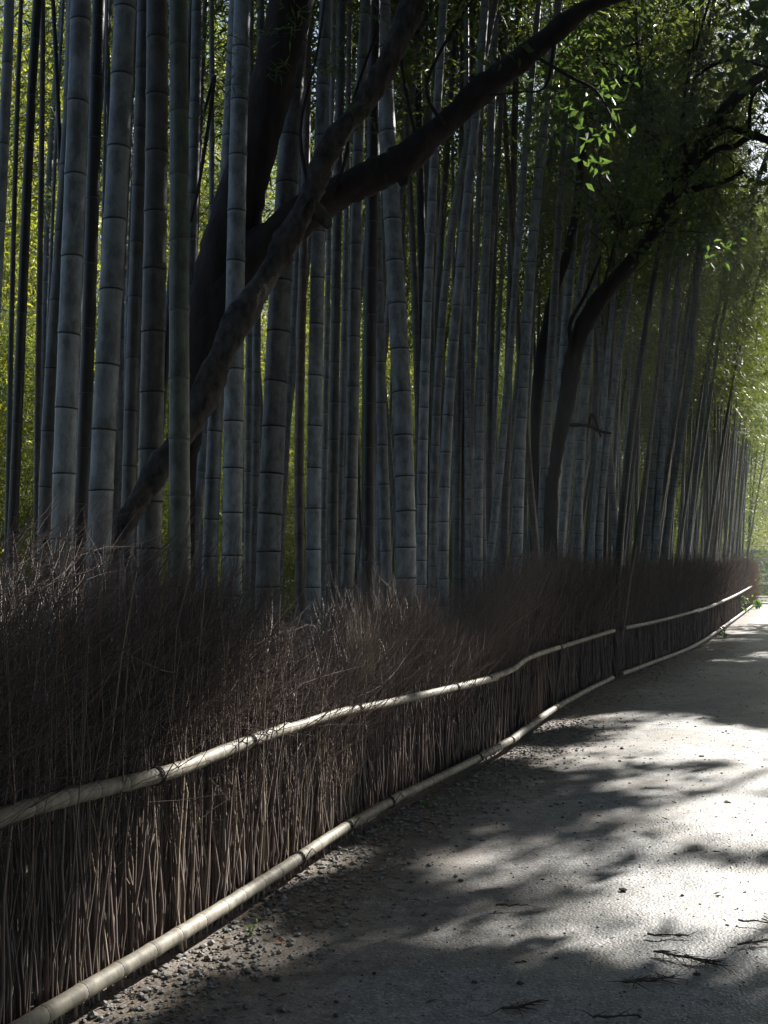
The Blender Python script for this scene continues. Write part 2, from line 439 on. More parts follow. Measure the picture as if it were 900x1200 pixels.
ss = np.concatenate([np.arange(-6, 16, 0.09), np.arange(16, S_END + 12, 0.35)])
oo = np.concatenate([np.arange(-0.7, 4.8, 0.085), np.arange(4.8, 6.4, 0.4)])
base = smooth_plan(ss)
PATH_XY = base[:, None, :] - FN[None, None, :] * oo[None, :, None]
def path_z(X, Y, off):
    n = (vnoise(X, Y, 0.55, 1) - .5) * 0.022 + (vnoise(X, Y, 0.17, 2) - .5) * 0.010 + (vnoise(X, Y, 1.7, 4) - .5) * 0.03
    return 0.018 + n * np.clip(off + 0.3, 0.2, 1) - 0.012 * np.clip(0.5 - off, 0, 1)
OFFS = np.broadcast_to(oo[None, :], PATH_XY.shape[:2])
pz = path_z(PATH_XY[..., 0], PATH_XY[..., 1], OFFS)
pv = np.concatenate([PATH_XY, pz[..., None]], -1).reshape(-1, 3)
o = link('path', mesh_np('path', pv, [grid_faces(len(ss), len(oo))[:, ::-1]], attrs={'off': OFFS.ravel()}), mat=M_PATH); o['kind'] = 'structure'

rs = np.linspace(S_END + 3, S_END + 26, 30); ro = np.linspace(-22, 24, 50)
rb = smooth_plan(rs)[:, None, :] - FN[None, None, :] * ro[None, :, None]
rz = 0.045 + (vnoise(rb[..., 0], rb[..., 1], 2.0, 8) - .5) * 0.02
o = link('road', mesh_np('road', np.concatenate([rb, rz[..., None]], -1).reshape(-1, 3), [grid_faces(30, 50)[:, ::-1]], attrs={'off': np.full(1500, 3.0)}), mat=M_PATH); o['kind'] = 'structure'

# ------------------------------------------------------------------ bamboo
def culm_mesh(name, axis, H, r0, k=14, full_to=99.0, gap=1.0, bulge=0.04):
    """axis(z)->(x,y) relative to base. returns mesh and node list (z, r)"""
    z, zs = 0.03, [0.0]
    while z < H - 0.15:
        zs.append(z)
        z += (0.15 + 0.20 * min(1, z / 2.6)) * gap * (0.93 + 0.14 * random.random())
    zs.append(H)
    rad = lambda q: r0 * (1.06 - 0.16 * min(1, q / 0.8) + 0.10 - 0.62 * (q / H) ** 1.35) 
    C, R, V = [], [], []
    for a, b in zip(zs[:-1], zs[1:]):
        L = b - a
        if a > full_to: st = [(0.0, 1.0), (1.0, 1.0)]
        else: st = [(0.002 / L, 0.99), (0.012 / L, 1 + bulge), (0.036 / L, 1.0), (0.5, 0.985), (1 - 0.02 / L, 0.995), (1 - 0.002 / L, 1 + bulge * .4)]
        for t, m in st:
            q = a + L * t
            C.append((*axis(q), q)); R.append(max(0.004, rad(q) * m)); V.append(t)
    C = np.array(C); R = np.array(R)
    v, f = tubes(C[None], R[None], k, True)
    me = mesh_np(name, v, f, attrs={'nv': np.repeat(np.array(V), k)})
    return me, [(q, max(0.004, rad(q))) for q in zs[1:-1]]

def ring_mesh(k=18, q=5):
    a = np.arange(k) * 2 * math.pi / k; b = np.arange(q) * 2 * math.pi / q
    r = 1.005 + 0.045 * np.cos(b)[None, :]; z = 0.085 * np.sin(b)
    v = np.stack([np.cos(a)[:, None] * r, np.sin(a)[:, None] * r, np.broadcast_to(z[None, :], r.shape if r.shape[0] == k else (k, q))], -1).reshape(-1, 3)
    i = np.arange(k * q).reshape(k, q)
    f = np.stack([i, np.roll(i, -1, 0), np.roll(np.roll(i, -1, 0), -1, 1), np.roll(i, -1, 1)], -1).reshape(-1, 4)
    return mesh_np('node_ring', v, [f])
RING = ring_mesh(); RING.materials.append(M_RING)
RING_P = ring_mesh(); RING_P.materials.append(M_RINGP)

def crown_mesh(seed, h=6.2, n_br=46, per=52, rad=1.25, low=0.0, L=(0.11, 0.19), W=(0.017, 0.028), mats=None, topless=0.75):
    g = np.random.default_rng(seed)
    P, R, C, D = [], [], [], []
    for i in range(n_br):
        z = low + (h - low) * (i + g.random()) / n_br
        a = g.random() * 6.283
        ln = rad * (0.45 + 0.8 * g.random()) * (1 - topless * (z - low) / (h - low))
        t = np.linspace(0, 1, 5)
        up = 0.55 + 0.5 * g.random()
        pts = np.stack([np.cos(a) * ln * t, np.sin(a) * ln * t, z + ln * (up * t - 0.75 * t ** 2.2)], -1)
        P.append(pts); R.append(0.009 * (1 - 0.8 * t) + 0.0015)
        m = int(per * (0.6 + 0.8 * g.random()))
        tt = 0.15 + 0.85 * g.random(m) ** 0.7
        c = np.stack([np.interp(tt, t, pts[:, j]) for j in range(3)], -1) + g.normal(size=(m, 3)) * np.array([0.13, 0.13, 0.12]) * (0.4 + ln)
        C.append(c)
        d = np.stack([np.cos(a) + g.normal(size=m) * 0.9, np.sin(a) + g.normal(size=m) * 0.9, -0.55 + g.normal(size=m) * 0.45], -1)
        D.append(d)
    C = np.concatenate(C); D = np.concatenate(D)
    me = leaf_mesh('bamboo_foliage', C, D, g.uniform(*L, len(C)), g.uniform(*W, len(C)), seed)
    bv, bf = tubes(np.array(P), np.array(R), 3, False)
    br = mesh_np('bamboo_branches', bv, bf, attrs={'nv': np.full(len(bv), 0.5)})
    me.materials.append((mats or (M_BLEAF, M_CULM))[0]); br.materials.append(M_CULM)
    return me, br
CROWNS = [crown_mesh(100 + i) for i in range(5)]

def axis_from_px(pts, z_depth, tilt=0.0):
    """pixel trace -> plan axis as a function of height"""
    Q = []
    for y, x in pts:
        p = at(x, y, z_depth)
        d = z_depth + tilt * (p[2] - 1.5)
        Q.append(at(x, y, d))
    Q = np.array(sorted(Q, key=lambda q: q[2]))
    deg = min(3, len(Q) - 1) if len(Q) > 2 else 1
    cx = np.polyfit(Q[:, 2], Q[:, 0], deg); cy = np.polyfit(Q[:, 2], Q[:, 1], min(2, deg))
    z0, z1 = Q[0, 2], Q[-1, 2]
    dx, dy = np.polyder(cx), np.polyder(cy)
    def f(z):
        q = min(max(z, z0), z1); e = z - q
        if e < 0: e *= 0.7
        if e > 0: e = e + 0.012 * e * e
        return (np.polyval(cx, q) + np.polyval(dx, q) * e, np.polyval(cy, q) + np.polyval(dy, q) * e)
    return f

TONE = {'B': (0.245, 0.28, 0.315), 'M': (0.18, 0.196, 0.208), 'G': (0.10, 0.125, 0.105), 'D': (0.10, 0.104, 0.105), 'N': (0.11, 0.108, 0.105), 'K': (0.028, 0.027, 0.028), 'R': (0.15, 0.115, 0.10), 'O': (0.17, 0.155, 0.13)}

def add_crown(t, axis, base, H, hb, seed, scale=1.0):
    fm, bm = CROWNS[seed % len(CROWNS)]
    p = np.array([*axis(hb), hb]) - base; q = np.array([*axis(H), H]) - base
    d = Vector(q - p)
    M = Matrix.Translation(Vector(p)) @ d.to_track_quat('Z', 'Y').to_matrix().to_4x4() @ Matrix.Rotation(random.random() * 6.283, 4, 'Z') @ Matrix.Diagonal((scale, scale, d.length / 6.0, 1))
    f = link('foliage', fm, t); f.matrix_local = M
    b = link('branches', bm, t); b.matrix_local = M; b.color = (0.13, 0.14, 0.12, 1); b['kind'] = 'stuff'

def bamboo(axis, H, r0, tone, label, group, k=14, rings=True, hb=6.5, crown=True, gap=1.0, ring_top=8.0, cscale=1.0, full_to=9.0):
    b0 = np.array([*axis(0.0), 0.0])
    t = thing('bamboo', label, 'bamboo', b0, group)
    ax = lambda z: tuple(np.array(axis(z)) - b0[:2])
    me, nodes = culm_mesh('culm', ax, H, r0, k, full_to, gap, 0.05 if k > 10 else 0.08)
    c = link('culm', me, t, M_CULM)
    j = random.uniform(0.86, 1.14)
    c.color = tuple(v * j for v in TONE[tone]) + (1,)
    if rings:
        for z, r in nodes:
            if z < 0.55 or z > ring_top: continue
            e = 0.05
            d = Vector((*(np.array(axis(z + e)) - np.array(axis(z - e))), 2 * e))
            o = link('node_ring', RING_P if tone in 'KGR' else RING, t)
            o.matrix_local = Matrix.Translation((*ax(z), z)) @ d.to_track_quat('Z', 'Y').to_matrix().to_4x4() @ Matrix.Rotation(random.uniform(-.07, .07), 4, 'X') @ Matrix.Diagonal((r, r, r * 0.9, 1))
    if crown: add_crown(t, axis, b0, H, hb, random.randrange(99), cscale)
    return t

# traced culms: [(y, x)...], width at the foot in px, tone, layer behind the fence, label
GF = 'thick bamboo culms standing behind the brushwood fence'
T = [
 ([(0, 11), (200, 3), (350, -5), (640, -22)], 15, 'B', 1.0, 'smooth grey culm at the far left edge of the grove, leaning right'),
 ([(0, 25), (230, 17), (350, 14), (640, 8)], 7, 'D', 3.6, 'thin dark straight culm just inside the leftmost grey culm'),
 ([(0, 44), (100, 37), (230, 32), (350, 26), (500, 20), (640, 14)], 13, 'K', 2.0, 'black silhouetted culm leaning right, second thick stem from the left edge'),
 ([(0, 50), (230, 48), (350, 46), (640, 43)], 8, 'R', 3.4, 'slim brownish upright culm beside the black silhouetted culm'),
 ([(0, 62), (100, 67), (300, 74), (640, 82)], 7, 'K', 3.2, 'thin black culm leaning left, against the bright leaves at upper left'),
 ([(0, 74), (200, 64), (350, 58), (640, 50)], 5, 'M', 4.4, 'very thin grey culm between the black culm and the tall pale culm'),
 ([(0, 88), (200, 78), (350, 67), (500, 58), (640, 53)], 19, 'D', 1.2, 'dim blue culm half hidden by the pale culm on its right'),
 ([(0, 95), (180, 89), (350, 83), (500, 77), (640, 73)], 28, 'B', 0.2, 'pale grey thick culm with a bright right rim, leaning right, at left'),
 ([(0, 116), (150, 111), (350, 105), (500, 99), (640, 93)], 18, 'K', 1.6, 'black culm with pale node rings between two thick pale culms'),
 ([(0, 126), (200, 122), (640, 116)], 5, 'M', 3.2, 'thread thin culm between the black ringed culm and the mottled culm'),
 ([(0, 147), (130, 141), (350, 130), (500, 122), (640, 116)], 30, 'B', 0.35, 'thickest mottled pale culm, right of the black ringed culm'),
 ([(0, 168), (150, 165), (350, 157), (500, 154), (640, 149)], 18, 'D', 1.8, 'dark blotched culm right behind the mottled pale culm'),
 ([(0, 184), (150, 184), (350, 180), (500, 178), (640, 175)], 31, 'N', 1.0, 'thick dull dark grey culm crossed low down by the lichened stem'),
 ([(0, 209), (150, 210), (350, 210), (640, 211)], 26, 'G', 0.0, 'upright greenish dark culm standing in front of the lichened stem'),
 ([(0, 231), (150, 228), (300, 224), (640, 214)], 16, 'M', 2.8, 'grey culm showing between the greenish culm and the dark trunk'),
 ([(0, 248), (280, 248), (640, 246)], 8, 'M', 4.0, 'slim upright culm seen left of the dark leaning trunk'),
 ([(0, 284), (150, 280), (350, 275), (500, 274), (640, 272)], 25, 'B', 1.0, 'pale culm standing in front of the thick dark tree trunk'),
 ([(0, 306), (200, 303), (640, 298)], 12, 'M', 3.0, 'grey culm passing behind the upper part of the dark trunk'),
 ([(0, 353), (80, 346), (200, 337), (350, 328), (500, 321), (640, 315)], 30, 'M', 1.35, 'very thick bluish culm leaning right, directly right of the dark trunk'),
 ([(0, 360), (200, 358), (350, 354), (640, 351)], 12, 'R', 2.3, 'brownish upright culm beside the bright leaf gap'),
 ([(0, 382), (150, 377), (350, 371), (500, 369), (700, 367)], 19, 'B', 0.75, 'blotchy pale culm reaching low into the dip of the fence'),
 ([(0, 392), (350, 384), (640, 379)], 8, 'B', 1.7, 'slender bluish culm tight on the right of the blotchy culm'),
 ([(0, 400), (270, 395), (500, 391), (640, 390)], 13, 'D', 1.2, 'smooth dark blue culm over the lowest dip of the fence'),
 ([(350, 292), (500, 291), (640, 290)], 9, 'M', 2.6, 'slim culm just right of the pale culm in front of the trunk'),
 ([(350, 302), (600, 298), (640, 297)], 9, 'D', 3.0, 'thin dim culm under the fork of the dark tree'),
 ([(350, 259), (480, 253), (600, 248), (680, 245)], 19, 'B', 1.9, 'blue culm showing below the lichened stem, leaning right'),
 ([(0, 410), (350, 404), (640, 397)], 9, 'M', 2.6, 'thin grey culm left of the curved grey culm'),
 ([(0, 429), (150, 422), (350, 414), (450, 415), (600, 411), (700, 406)], 16, 'M', 0.5, 'slightly curved grey culm with close nodes above the fence dip'),
 ([(0, 439), (150, 437), (350, 434), (640, 432)], 17, 'K', 0.55, 'black upright culm with pale rings near the middle of the grove'),
 ([(200, 440), (350, 444), (450, 446), (550, 449), (640, 452)], 14, 'M', 1.0, 'blotched culm leaning left next to the black ringed middle culm'),
 ([(0, 448), (130, 453), (230, 458), (350, 465), (450, 470), (550, 474), (640, 476)], 24, 'B', 0.25, 'thick pale culm curving left under the big limb, with close nodes'),
 ([(130, 475), (350, 486), (640, 492)], 9, 'D', 2.0, 'thin dim culm right behind the thick curving culm'),
 ([(0, 488), (250, 493), (640, 499)], 12, 'K', 1.9, 'dark culm passing behind the pale culm right of the curving one'),
 ([(0, 520), (100, 514), (200, 508), (350, 501), (500, 496), (640, 494)], 13, 'B', 0.45, 'slim pale culm leaning right, first right of the thick curving culm'),
 ([(0, 504), (350, 498), (640, 512)], 9, 'M', 2.4, 'grey upright culm seen above the big limb'),
 ([(0, 529), (250, 531), (640, 533)], 6, 'M', 4.4, 'thin culm against the leaves above the middle of the limb'),
 ([(200, 541), (350, 520), (450, 513), (600, 508)], 11, 'M', 1.5, 'strongly leaning grey culm behind the slim pale culms'),
 ([(0, 568), (100, 562), (250, 545), (350, 536), (450, 528), (550, 522), (640, 519)], 14, 'B', 0.5, 'pale culm bending right, crossing beneath the limb'),
 ([(0, 553), (350, 548), (640, 543)], 13, 'D', 1.9, 'dark culm hanging behind the limb above the bending culm'),
 ([(0, 566), (200, 562), (350, 556), (640, 551)], 9, 'M', 1.4, 'thin bluish culm right beside the bending pale culm'),
 ([(0, 581), (130, 576), (350, 567), (500, 562), (640, 560)], 12, 'B', 0.7, 'straight culm with a greenish right rim, leaning slightly right'),
 ([(0, 596), (130, 587), (280, 576), (640, 566)], 9, 'M', 1.6, 'grey culm converging behind the green rimmed culm'),
 ([(270, 547), (500, 548), (640, 549)], 9, 'B', 0.9, 'upright bluish culm between the bending and the green rimmed culm'),
 ([(200, 583), (350, 577), (640, 573)], 9, 'D', 1.9, 'dim culm just right of the green rimmed culm'),
 ([(150, 618), (350, 602), (450, 596), (550, 585), (640, 576)], 10, 'B', 0.9, 'slanting culm whose foot nears the green rimmed culm'),
 ([(350, 598), (640, 591)], 11, 'D', 1.6, 'dark culm under the slanting culm'),
 ([(350, 539), (640, 536)], 9, 'D', 2.0, 'narrow dark culm behind the foot of the bending culm'),
 ([(450, 507), (640, 510)], 8, 'G', 1.7, 'short looking greenish dark culm low between two pale culms'),
 ([(0, 655), (100, 642), (250, 628), (350, 619), (450, 613), (550, 609), (640, 606)], 14, 'B', 0.4, 'pale culm leaning right, standing a little left of the twisted dark tree'),
 ([(0, 672), (150, 661), (250, 656), (350, 650), (450, 643), (550, 638), (640, 634)], 12, 'M', 1.0, 'grey culm just left of the twisted dark tree'),
 ([(0, 691), (200, 677), (350, 666), (450, 658), (560, 651), (640, 647)], 14, 'B', 1.0, 'bluish culm passing right behind the twisted dark trunk'),
 ([(350, 605), (530, 618), (640, 628)], 9, 'R', 0.7, 'brownish culm with pale rings leaning left'),
 ([(200, 702), (350, 693), (400, 691), (500, 682), (640, 677)], 12, 'B', 1.0, 'bluish straight culm just right of the twisted dark tree'),
 ([(350, 700), (640, 693)], 8, 'D', 2.0, 'thin dark culm behind the broken side twig of the dark tree'),
 ([(200, 752), (350, 736), (450, 719), (520, 711), (600, 705), (640, 701)], 10, 'B', 1.0, 'slanting pale culm left of the bright slit of sky'),
 ([(540, 714), (640, 722)], 10, 'M', 1.4, 'culm leaning left just right of the bright slit'),
 ([(0, 838), (290, 772), (350, 762), (400, 756), (500, 741), (600, 728), (700, 722), (790, 719)], 9.5, 'K', -0.95, 'long dark slanting culm growing out of the fence line at the rail joint'),
 ([(200, 790), (350, 779), (450, 772), (550, 765), (640, 757)], 11, 'M', 0.8, 'grey culm right of the long dark slanting culm'),
 ([(150, 812), (350, 793), (430, 785), (500, 778), (640, 768)], 10, 'B', 1.0, 'slanting pale culm, second right of the long dark slanting culm'),
 ([(400, 812), (520, 797), (600, 785), (640, 781)], 9, 'M', 1.1, 'steeply slanting culm third right of the long dark culm'),
]
for i, (pts, w, tone, layer, label) in enumerate(T):
    xb = pts[-1][1]
    p = 0.68 + 0.5 * layer
    if layer < -0.5: p = 0.34
    Z = depth_behind(xb, p)
    if Z > 20: Z = 20
    ax = axis_from_px(pts, Z, random.uniform(-0.012, 0.012))
    r0 = w * Z / F_PX / 2
    near = Z < 16
    H = random.uniform(12.0, 14.5) if r0 > 0.03 else random.uniform(10, 12)
    # radius given at about eye height: undo the taper there
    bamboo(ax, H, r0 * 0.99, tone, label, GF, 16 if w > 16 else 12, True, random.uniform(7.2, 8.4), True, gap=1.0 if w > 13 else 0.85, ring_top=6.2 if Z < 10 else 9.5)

# the many culms behind and beyond those
def line_axis(b, lean, arch, z0=6.0, wob=0.0, ph=0.0):
    return lambda z: (b[0] + lean[0] * z + arch[0] * max(0, z - z0) ** 2 + wob * math.sin(z * 0.55 + ph), b[1] + lean[1] * z + arch[1] * max(0, z - z0) ** 2)

ZONES = [  # pixel span, perp offset span, count, lean mean, label
    (0, 210, 2.6, 9.5, 22, 0.03, 'one of the thin dim culms deep in the left end of the grove', 'dim culms deep in the left of the grove'),
    (210, 400, 2.6, 9.0, 14, 0.03, 'one of the thin dim culms deep behind the dark leaning tree', 'dim culms deep behind the dark tree'),
    (400, 600, 2.2, 10.0, 50, 0.04, 'one of the shaded culms filling the grove behind the curving culm', 'shaded culms in the middle of the grove'),
    (600, 730, 1.4, 11.0, 70, 0.07, 'one of the crowded grey culms behind the twisted dark tree', 'crowded culms behind the twisted tree'),
    (730, 830, 0.75, 11.0, 78, 0.09, 'one of the crowded slanting culms above the far shaded rail', 'crowded culms along the far fence'),
    (828, 878, 0.65, 7.0, 58, 0.07, 'one of the slender pale green culms at the far end of the fence', 'slender culms at the far fence end'),
]
placed, BACK = [], []
SHORT = {0: 'leftmost grey culm', 2: 'black silhouetted culm', 7: 'rim lit pale culm', 8: 'black ringed left culm', 10: 'thick mottled culm', 12: 'dull dark culm', 13: 'greenish front culm', 16: 'culm before the trunk', 18: 'very thick bluish culm', 20: 'blotchy low culm', 22: 'smooth dark blue culm', 26: 'thin grey culm', 28: 'black middle culm', 30: 'thick curving culm', 33: 'slim pale culm', 37: 'bending pale culm', 40: 'green rimmed culm', 44: 'slanting culm', 48: 'pale culm by the tree', 49: 'grey culm by the tree', 52: 'straight bluish culm', 54: 'slanting pale culm', 56: 'long slanting culm', 57: 'grey culm past the post', 58: 'second slanting culm', 59: 'steeply slanting culm'}
SHX = sorted((float(np.interp(400, [q[0] for q in T[i][0]], [q[1] for q in T[i][0]])), n) for i, n in SHORT.items())
TW = {'B': 'blue grey', 'M': 'mid grey', 'D': 'dark', 'G': 'greenish', 'K': 'blackish', 'O': 'tan'}
def culm_label(b, lean, tone, r0, x0):
    x = float(to_px(np.array([b[0] + lean[0] * 4, b[1] + lean[1] * 4, 4.0]))[0])
    a = 'slim' if r0 < .044 else 'thick' if r0 > .054 else 'medium'
    l = 'upright' if abs(lean[0]) < .035 else 'right leaning' if lean[0] > 0 else 'left leaning'
    if x0 >= 730 and x > 800:
        part = 'past the steeply slanting culm' if x < 826 else 'midway to the far fence end' if x < 848 else 'near the far fence end' if x < 872 else 'ending the row'
        return f'{a} {TW[tone]} {l} culm in the far row, {part}'
    d, n = min((abs(q - x), k) for k, (q, _) in enumerate(SHX))
    return f"{a} {TW[tone]} {l} culm {'right' if x > SHX[n][0] else 'left'} behind the {SHX[n][1]}"
for x0, x1, p0, p1, n, lm, label, grp in ZONES:
    k = 0; tries = 0
    while k < n and tries < 4000:
        tries += 1
        x = random.uniform(x0, x1); p = p0 + (p1 - p0) * random.random() ** 1.3
        Z = depth_behind(x, p)
        if Z > 50 or Z < 3: continue
        b = at(x, 660, Z)[:2]
        if any((b[0] - q[0]) ** 2 + (b[1] - q[1]) ** 2 < 0.30 ** 2 for q in placed): continue
        if x < 78 and random.random() < 0.8: continue
        placed.append(b); k += 1
        lean = (random.gauss(lm, 0.045), random.gauss(0, 0.03))
        ar = random.uniform(0.0, 0.012) + (random.uniform(0.010, 0.028) if p < 3 and x > 560 else 0)
        aa = random.uniform(-0.9, 0.9)
        arch = -FN * ar; arch = (arch[0] * math.cos(aa) - arch[1] * math.sin(aa), arch[0] * math.sin(aa) + arch[1] * math.cos(aa))
        tone = random.choices(['B', 'M', 'D', 'G', 'K', 'O'], [5, 5, 2.5, 1.5, 1.0, .8])[0] if x < 815 else random.choices(['B', 'M', 'O', 'G', 'D'], [3, 3, 4, 3, 1.5])[0]
        r0 = random.uniform(0.036, 0.062) if x < 815 else random.uniform(0.032, 0.052)
        H = random.uniform(11, 14.5)
        BACK.append(bamboo(line_axis(b, lean, arch, 6.0, random.uniform(0, .03), random.random() * 6), H, r0, tone, culm_label(b, lean, tone, r0, x0), grp, 8, False, random.uniform(5.6, 7.6), True, gap=0.95, cscale=random.uniform(0.85, 1.2), full_to=10))

by = {}
for t_ in BACK: by.setdefault(t_['label'], []).append(t_)
for lb, L_ in by.items():
    if len(L_) == 1: continue
    L_.sort(key=lambda q: q.location[1])
    if len(L_) < 4 and len(lb.split()) <= 14:
        for q, w_ in zip(L_, ('nearest', 'farthest') if len(L_) == 2 else ('nearest', 'middle', 'farthest')): q['label'] = lb + ', ' + w_ + (' one' if len(lb.split()) < 15 else '')
    else:
        for q in L_: q['group'] = L_[0]['group']

# ------------------------------------------------------------------ trees inside the grove
def spline(P, n):
    P = np.array(P, float); t = np.linspace(0, len(P) - 1, n)
    out = []
    for q in t:
        i = min(int(q), len(P) - 2); f = q - i
        p0, p1, p2, p3 = P[max(i - 1, 0)], P[i], P[i + 1], P[min(i + 2, len(P) - 1)]
        out.append(0.5 * (2 * p1 + (p2 - p0) * f + (2 * p0 - 5 * p1 + 4 * p2 - p3) * f * f + (3 * p1 - p0 - 3 * p2 + p3) * f ** 3))
    return np.array(out)

def limb(name, trace, parent, mat, n=36, k=14, seed=0, rough=0.10, base=np.zeros(3), to_ground=False):
    """trace: (x, y, width px, depth) along the limb"""
    P = [at(x, y, d) for x, y, w, d in trace]; R = [w * d / F_PX / 2 for x, y, w, d in trace]
    if to_ground:
        P = [np.array([P[0][0] + (P[0][0] - P[1][0]) * 0.5, P[0][1] + .05, -0.05])] + P; R = [R[0] * 1.35] + R
    Q = spline(np.concatenate([np.array(P), np.array(R)[:, None]], 1), n)
    v, f = tubes(Q[None, :, :3], Q[None, :, 3], k, True)
    g = np.random.default_rng(seed)
    # knotty bark: push the surface in and out
    c = np.repeat(Q[:, :3], k, 0); rr = np.repeat(Q[:, 3], k)
    d = nrm(v - c)
    ph = g.random(6) * 6.28
    s = np.repeat(np.arange(n), k); a = np.tile(np.arange(k), n) / k * 6.283
    lump = np.repeat(np.convolve(g.normal(size=n + 4), np.ones(5) / 2.2, 'valid'), k)
    bump = .5 * lump + np.sin(a * 3 + s * 0.35 + ph[0]) * .5 + np.sin(a * 2 - s * 0.6 + ph[1]) * .4 + np.sin(a * 5 + s * 0.9 + ph[2]) * .35 + g.normal(size=len(v)) * .6
    v = v + d * (bump * rr * rough)[:, None]
    return link(name, mesh_np(name, v - base, f), parent, mat)

def twigs_from(starts, dirs, lens, r0, k=4, n=6, seed=0, curl=0.35):
    g = np.random.default_rng(seed)
    N = len(starts); P = np.zeros((N, n, 3)); P[:, 0] = starts
    d = nrm(np.array(dirs, float))
    for i in range(1, n):
        d = nrm(d + g.normal(size=(N, 3)) * curl * 0.45)
        P[:, i] = P[:, i - 1] + d * (np.asarray(lens)[:, None] / (n - 1))
    R = np.asarray(r0).reshape(-1, 1) * (1 - 0.8 * np.linspace(0, 1, n))[None]
    return P, R

def leaf_clusters(centers, rad, per, L, W, seed, flat=0.6):
    g = np.random.default_rng(seed)
    C = np.repeat(np.array(centers), per, 0)
    C = C + nrm(g.normal(size=C.shape)) * (g.random((len(C), 1)) ** 0.5) * np.asarray(rad) * np.array([1, 1, flat])
    D = g.normal(size=C.shape) + np.array([0, 0, -0.25])
    k = keep_shade(C)
    C, D = C[k], D[k]
    return C, D, g.uniform(*L, len(C)), g.uniform(*W, len(C))

# thick dark tree: leaning trunk, one great limb over the path
b1 = at(208, 660, 7.55); b1[2] = 0
tree1 = thing('leaning_tree', 'dark thick leaning tree whose great limb sweeps up to the right across the bamboo', 'tree', b1)
limb('trunk', [(214, 580, 30, 7.5), (221, 510, 34, 7.5), (230, 450, 42, 7.55), (241, 395, 52, 7.6), (262, 300, 58, 7.6), (292, 200, 54, 7.6), (318, 100, 52, 7.6), (342, 0, 50, 7.6), (362, -90, 44, 7.6), (376, -190, 34, 7.6), (398, -300, 20, 7.7)], tree1, M_BARK, 90, 20, 1, 0.06, b1, True)
limb('limb', [(236, 420, 46, 7.62), (268, 345, 56, 7.58), (300, 298, 50, 7.56), (340, 264, 46, 7.54), (385, 232, 40, 7.5), (440, 204, 38, 7.46), (470, 190, 36, 7.44), (520, 146, 30, 7.4), (562, 108, 32, 7.36), (610, 70, 27, 7.3), (650, 38, 25, 7.25), (690, 8, 18, 7.2), (740, -8, 13, 7.15), (800, -14, 9, 7.1), (880, -50, 6, 7.0)], tree1, M_BARK, 110, 18, 2, 0.09, b1)
limb('branch_stub', [(468, 195, 20, 7.44), (472, 210, 15, 7.42), (474, 218, 9, 7.42)], tree1, M_BARK, 8, 10, 3, 0.15, b1)
for q, tr in enumerate([[(470, 190, 7, 7.4), (486, 165, 5, 7.4), (478, 120, 4, 7.38), (470, 60, 4, 7.4), (480, 0, 3, 7.4)], [(520, 146, 6, 7.3), (500, 100, 4, 7.2), (540, 20, 3, 7.2), (580, -30, 3, 7.2)],
                        [(404, 160, 5, 7.0), (442, 112, 4, 7.1), (470, 60, 3, 7.1)], [(385, 232, 6, 7.4), (404, 190, 5, 7.3), (414, 120, 4, 7.3), (440, 40, 3, 7.2)], [(620, 62, 5, 7.2), (668, 90, 4, 7.1), (700, 108, 3, 7.1), (722, 150, 2, 7.1)],
                        [(650, 38, 4, 7.2), (640, 100, 3, 7.2), (610, 108, 2, 7.2), (560, 112, 2, 7.2)]]):
    limb('side_branch', tr, tree1, M_BARK, 16, 6, 20 + q, 0.1, b1)
cl = [at(x, y, d) for x, y, d in ((715, 112, 7.2), (718, 150, 7.2), (690, 195, 7.2), (640, 118, 7.25), (600, 70, 7.3), (545, 25, 7.2), (505, 12, 7.3), (660, 130, 7.2), (622, 168, 7.3), (700, 60, 7.2), (760, 30, 7.1), (820, 20, 7.1), (560, 75, 7.2), (740, 75, 7.1), (480, 60, 7.3), (670, 165, 7.25))]
C, D, L, W = leaf_clusters(cl, 0.17, 17, (.055, .10), (.024, .042), 5)
extra = np.array(LITLEAF[:5]); C = np.concatenate([C, np.repeat(extra, 2, 0) + RNG.normal(size=(10, 3)) * .06]); D = np.concatenate([D, RNG.normal(size=(10, 3)) + np.array([0, 0, -.5])]); L = np.concatenate([L, np.full(10, .075)]); W = np.concatenate([W, np.full(10, .034)])
link('crown', leaf_mesh('crown', C - b1, D, L, W, 5), tree1, M_TLEAF)
# fine sprays hanging near the trunk
cl = [at(x, y, 7.0 + random.uniform(-.3, .3)) for x, y in ((345, 15), (330, 35), (420, 140), (410, 130), (375, 85), (250, 60), (262, 100), (255, 45), (405, 60), (430, 20), (240, 130), (392, 75), (320, 80))]
C, D, L, W = leaf_clusters(cl, 0.13, 20, (.07, .12), (.008, .014), 6, 0.4)
link('foliage', leaf_mesh('leaf_spray', C - b1, D, L, W, 6), tree1, M_TLEAF)

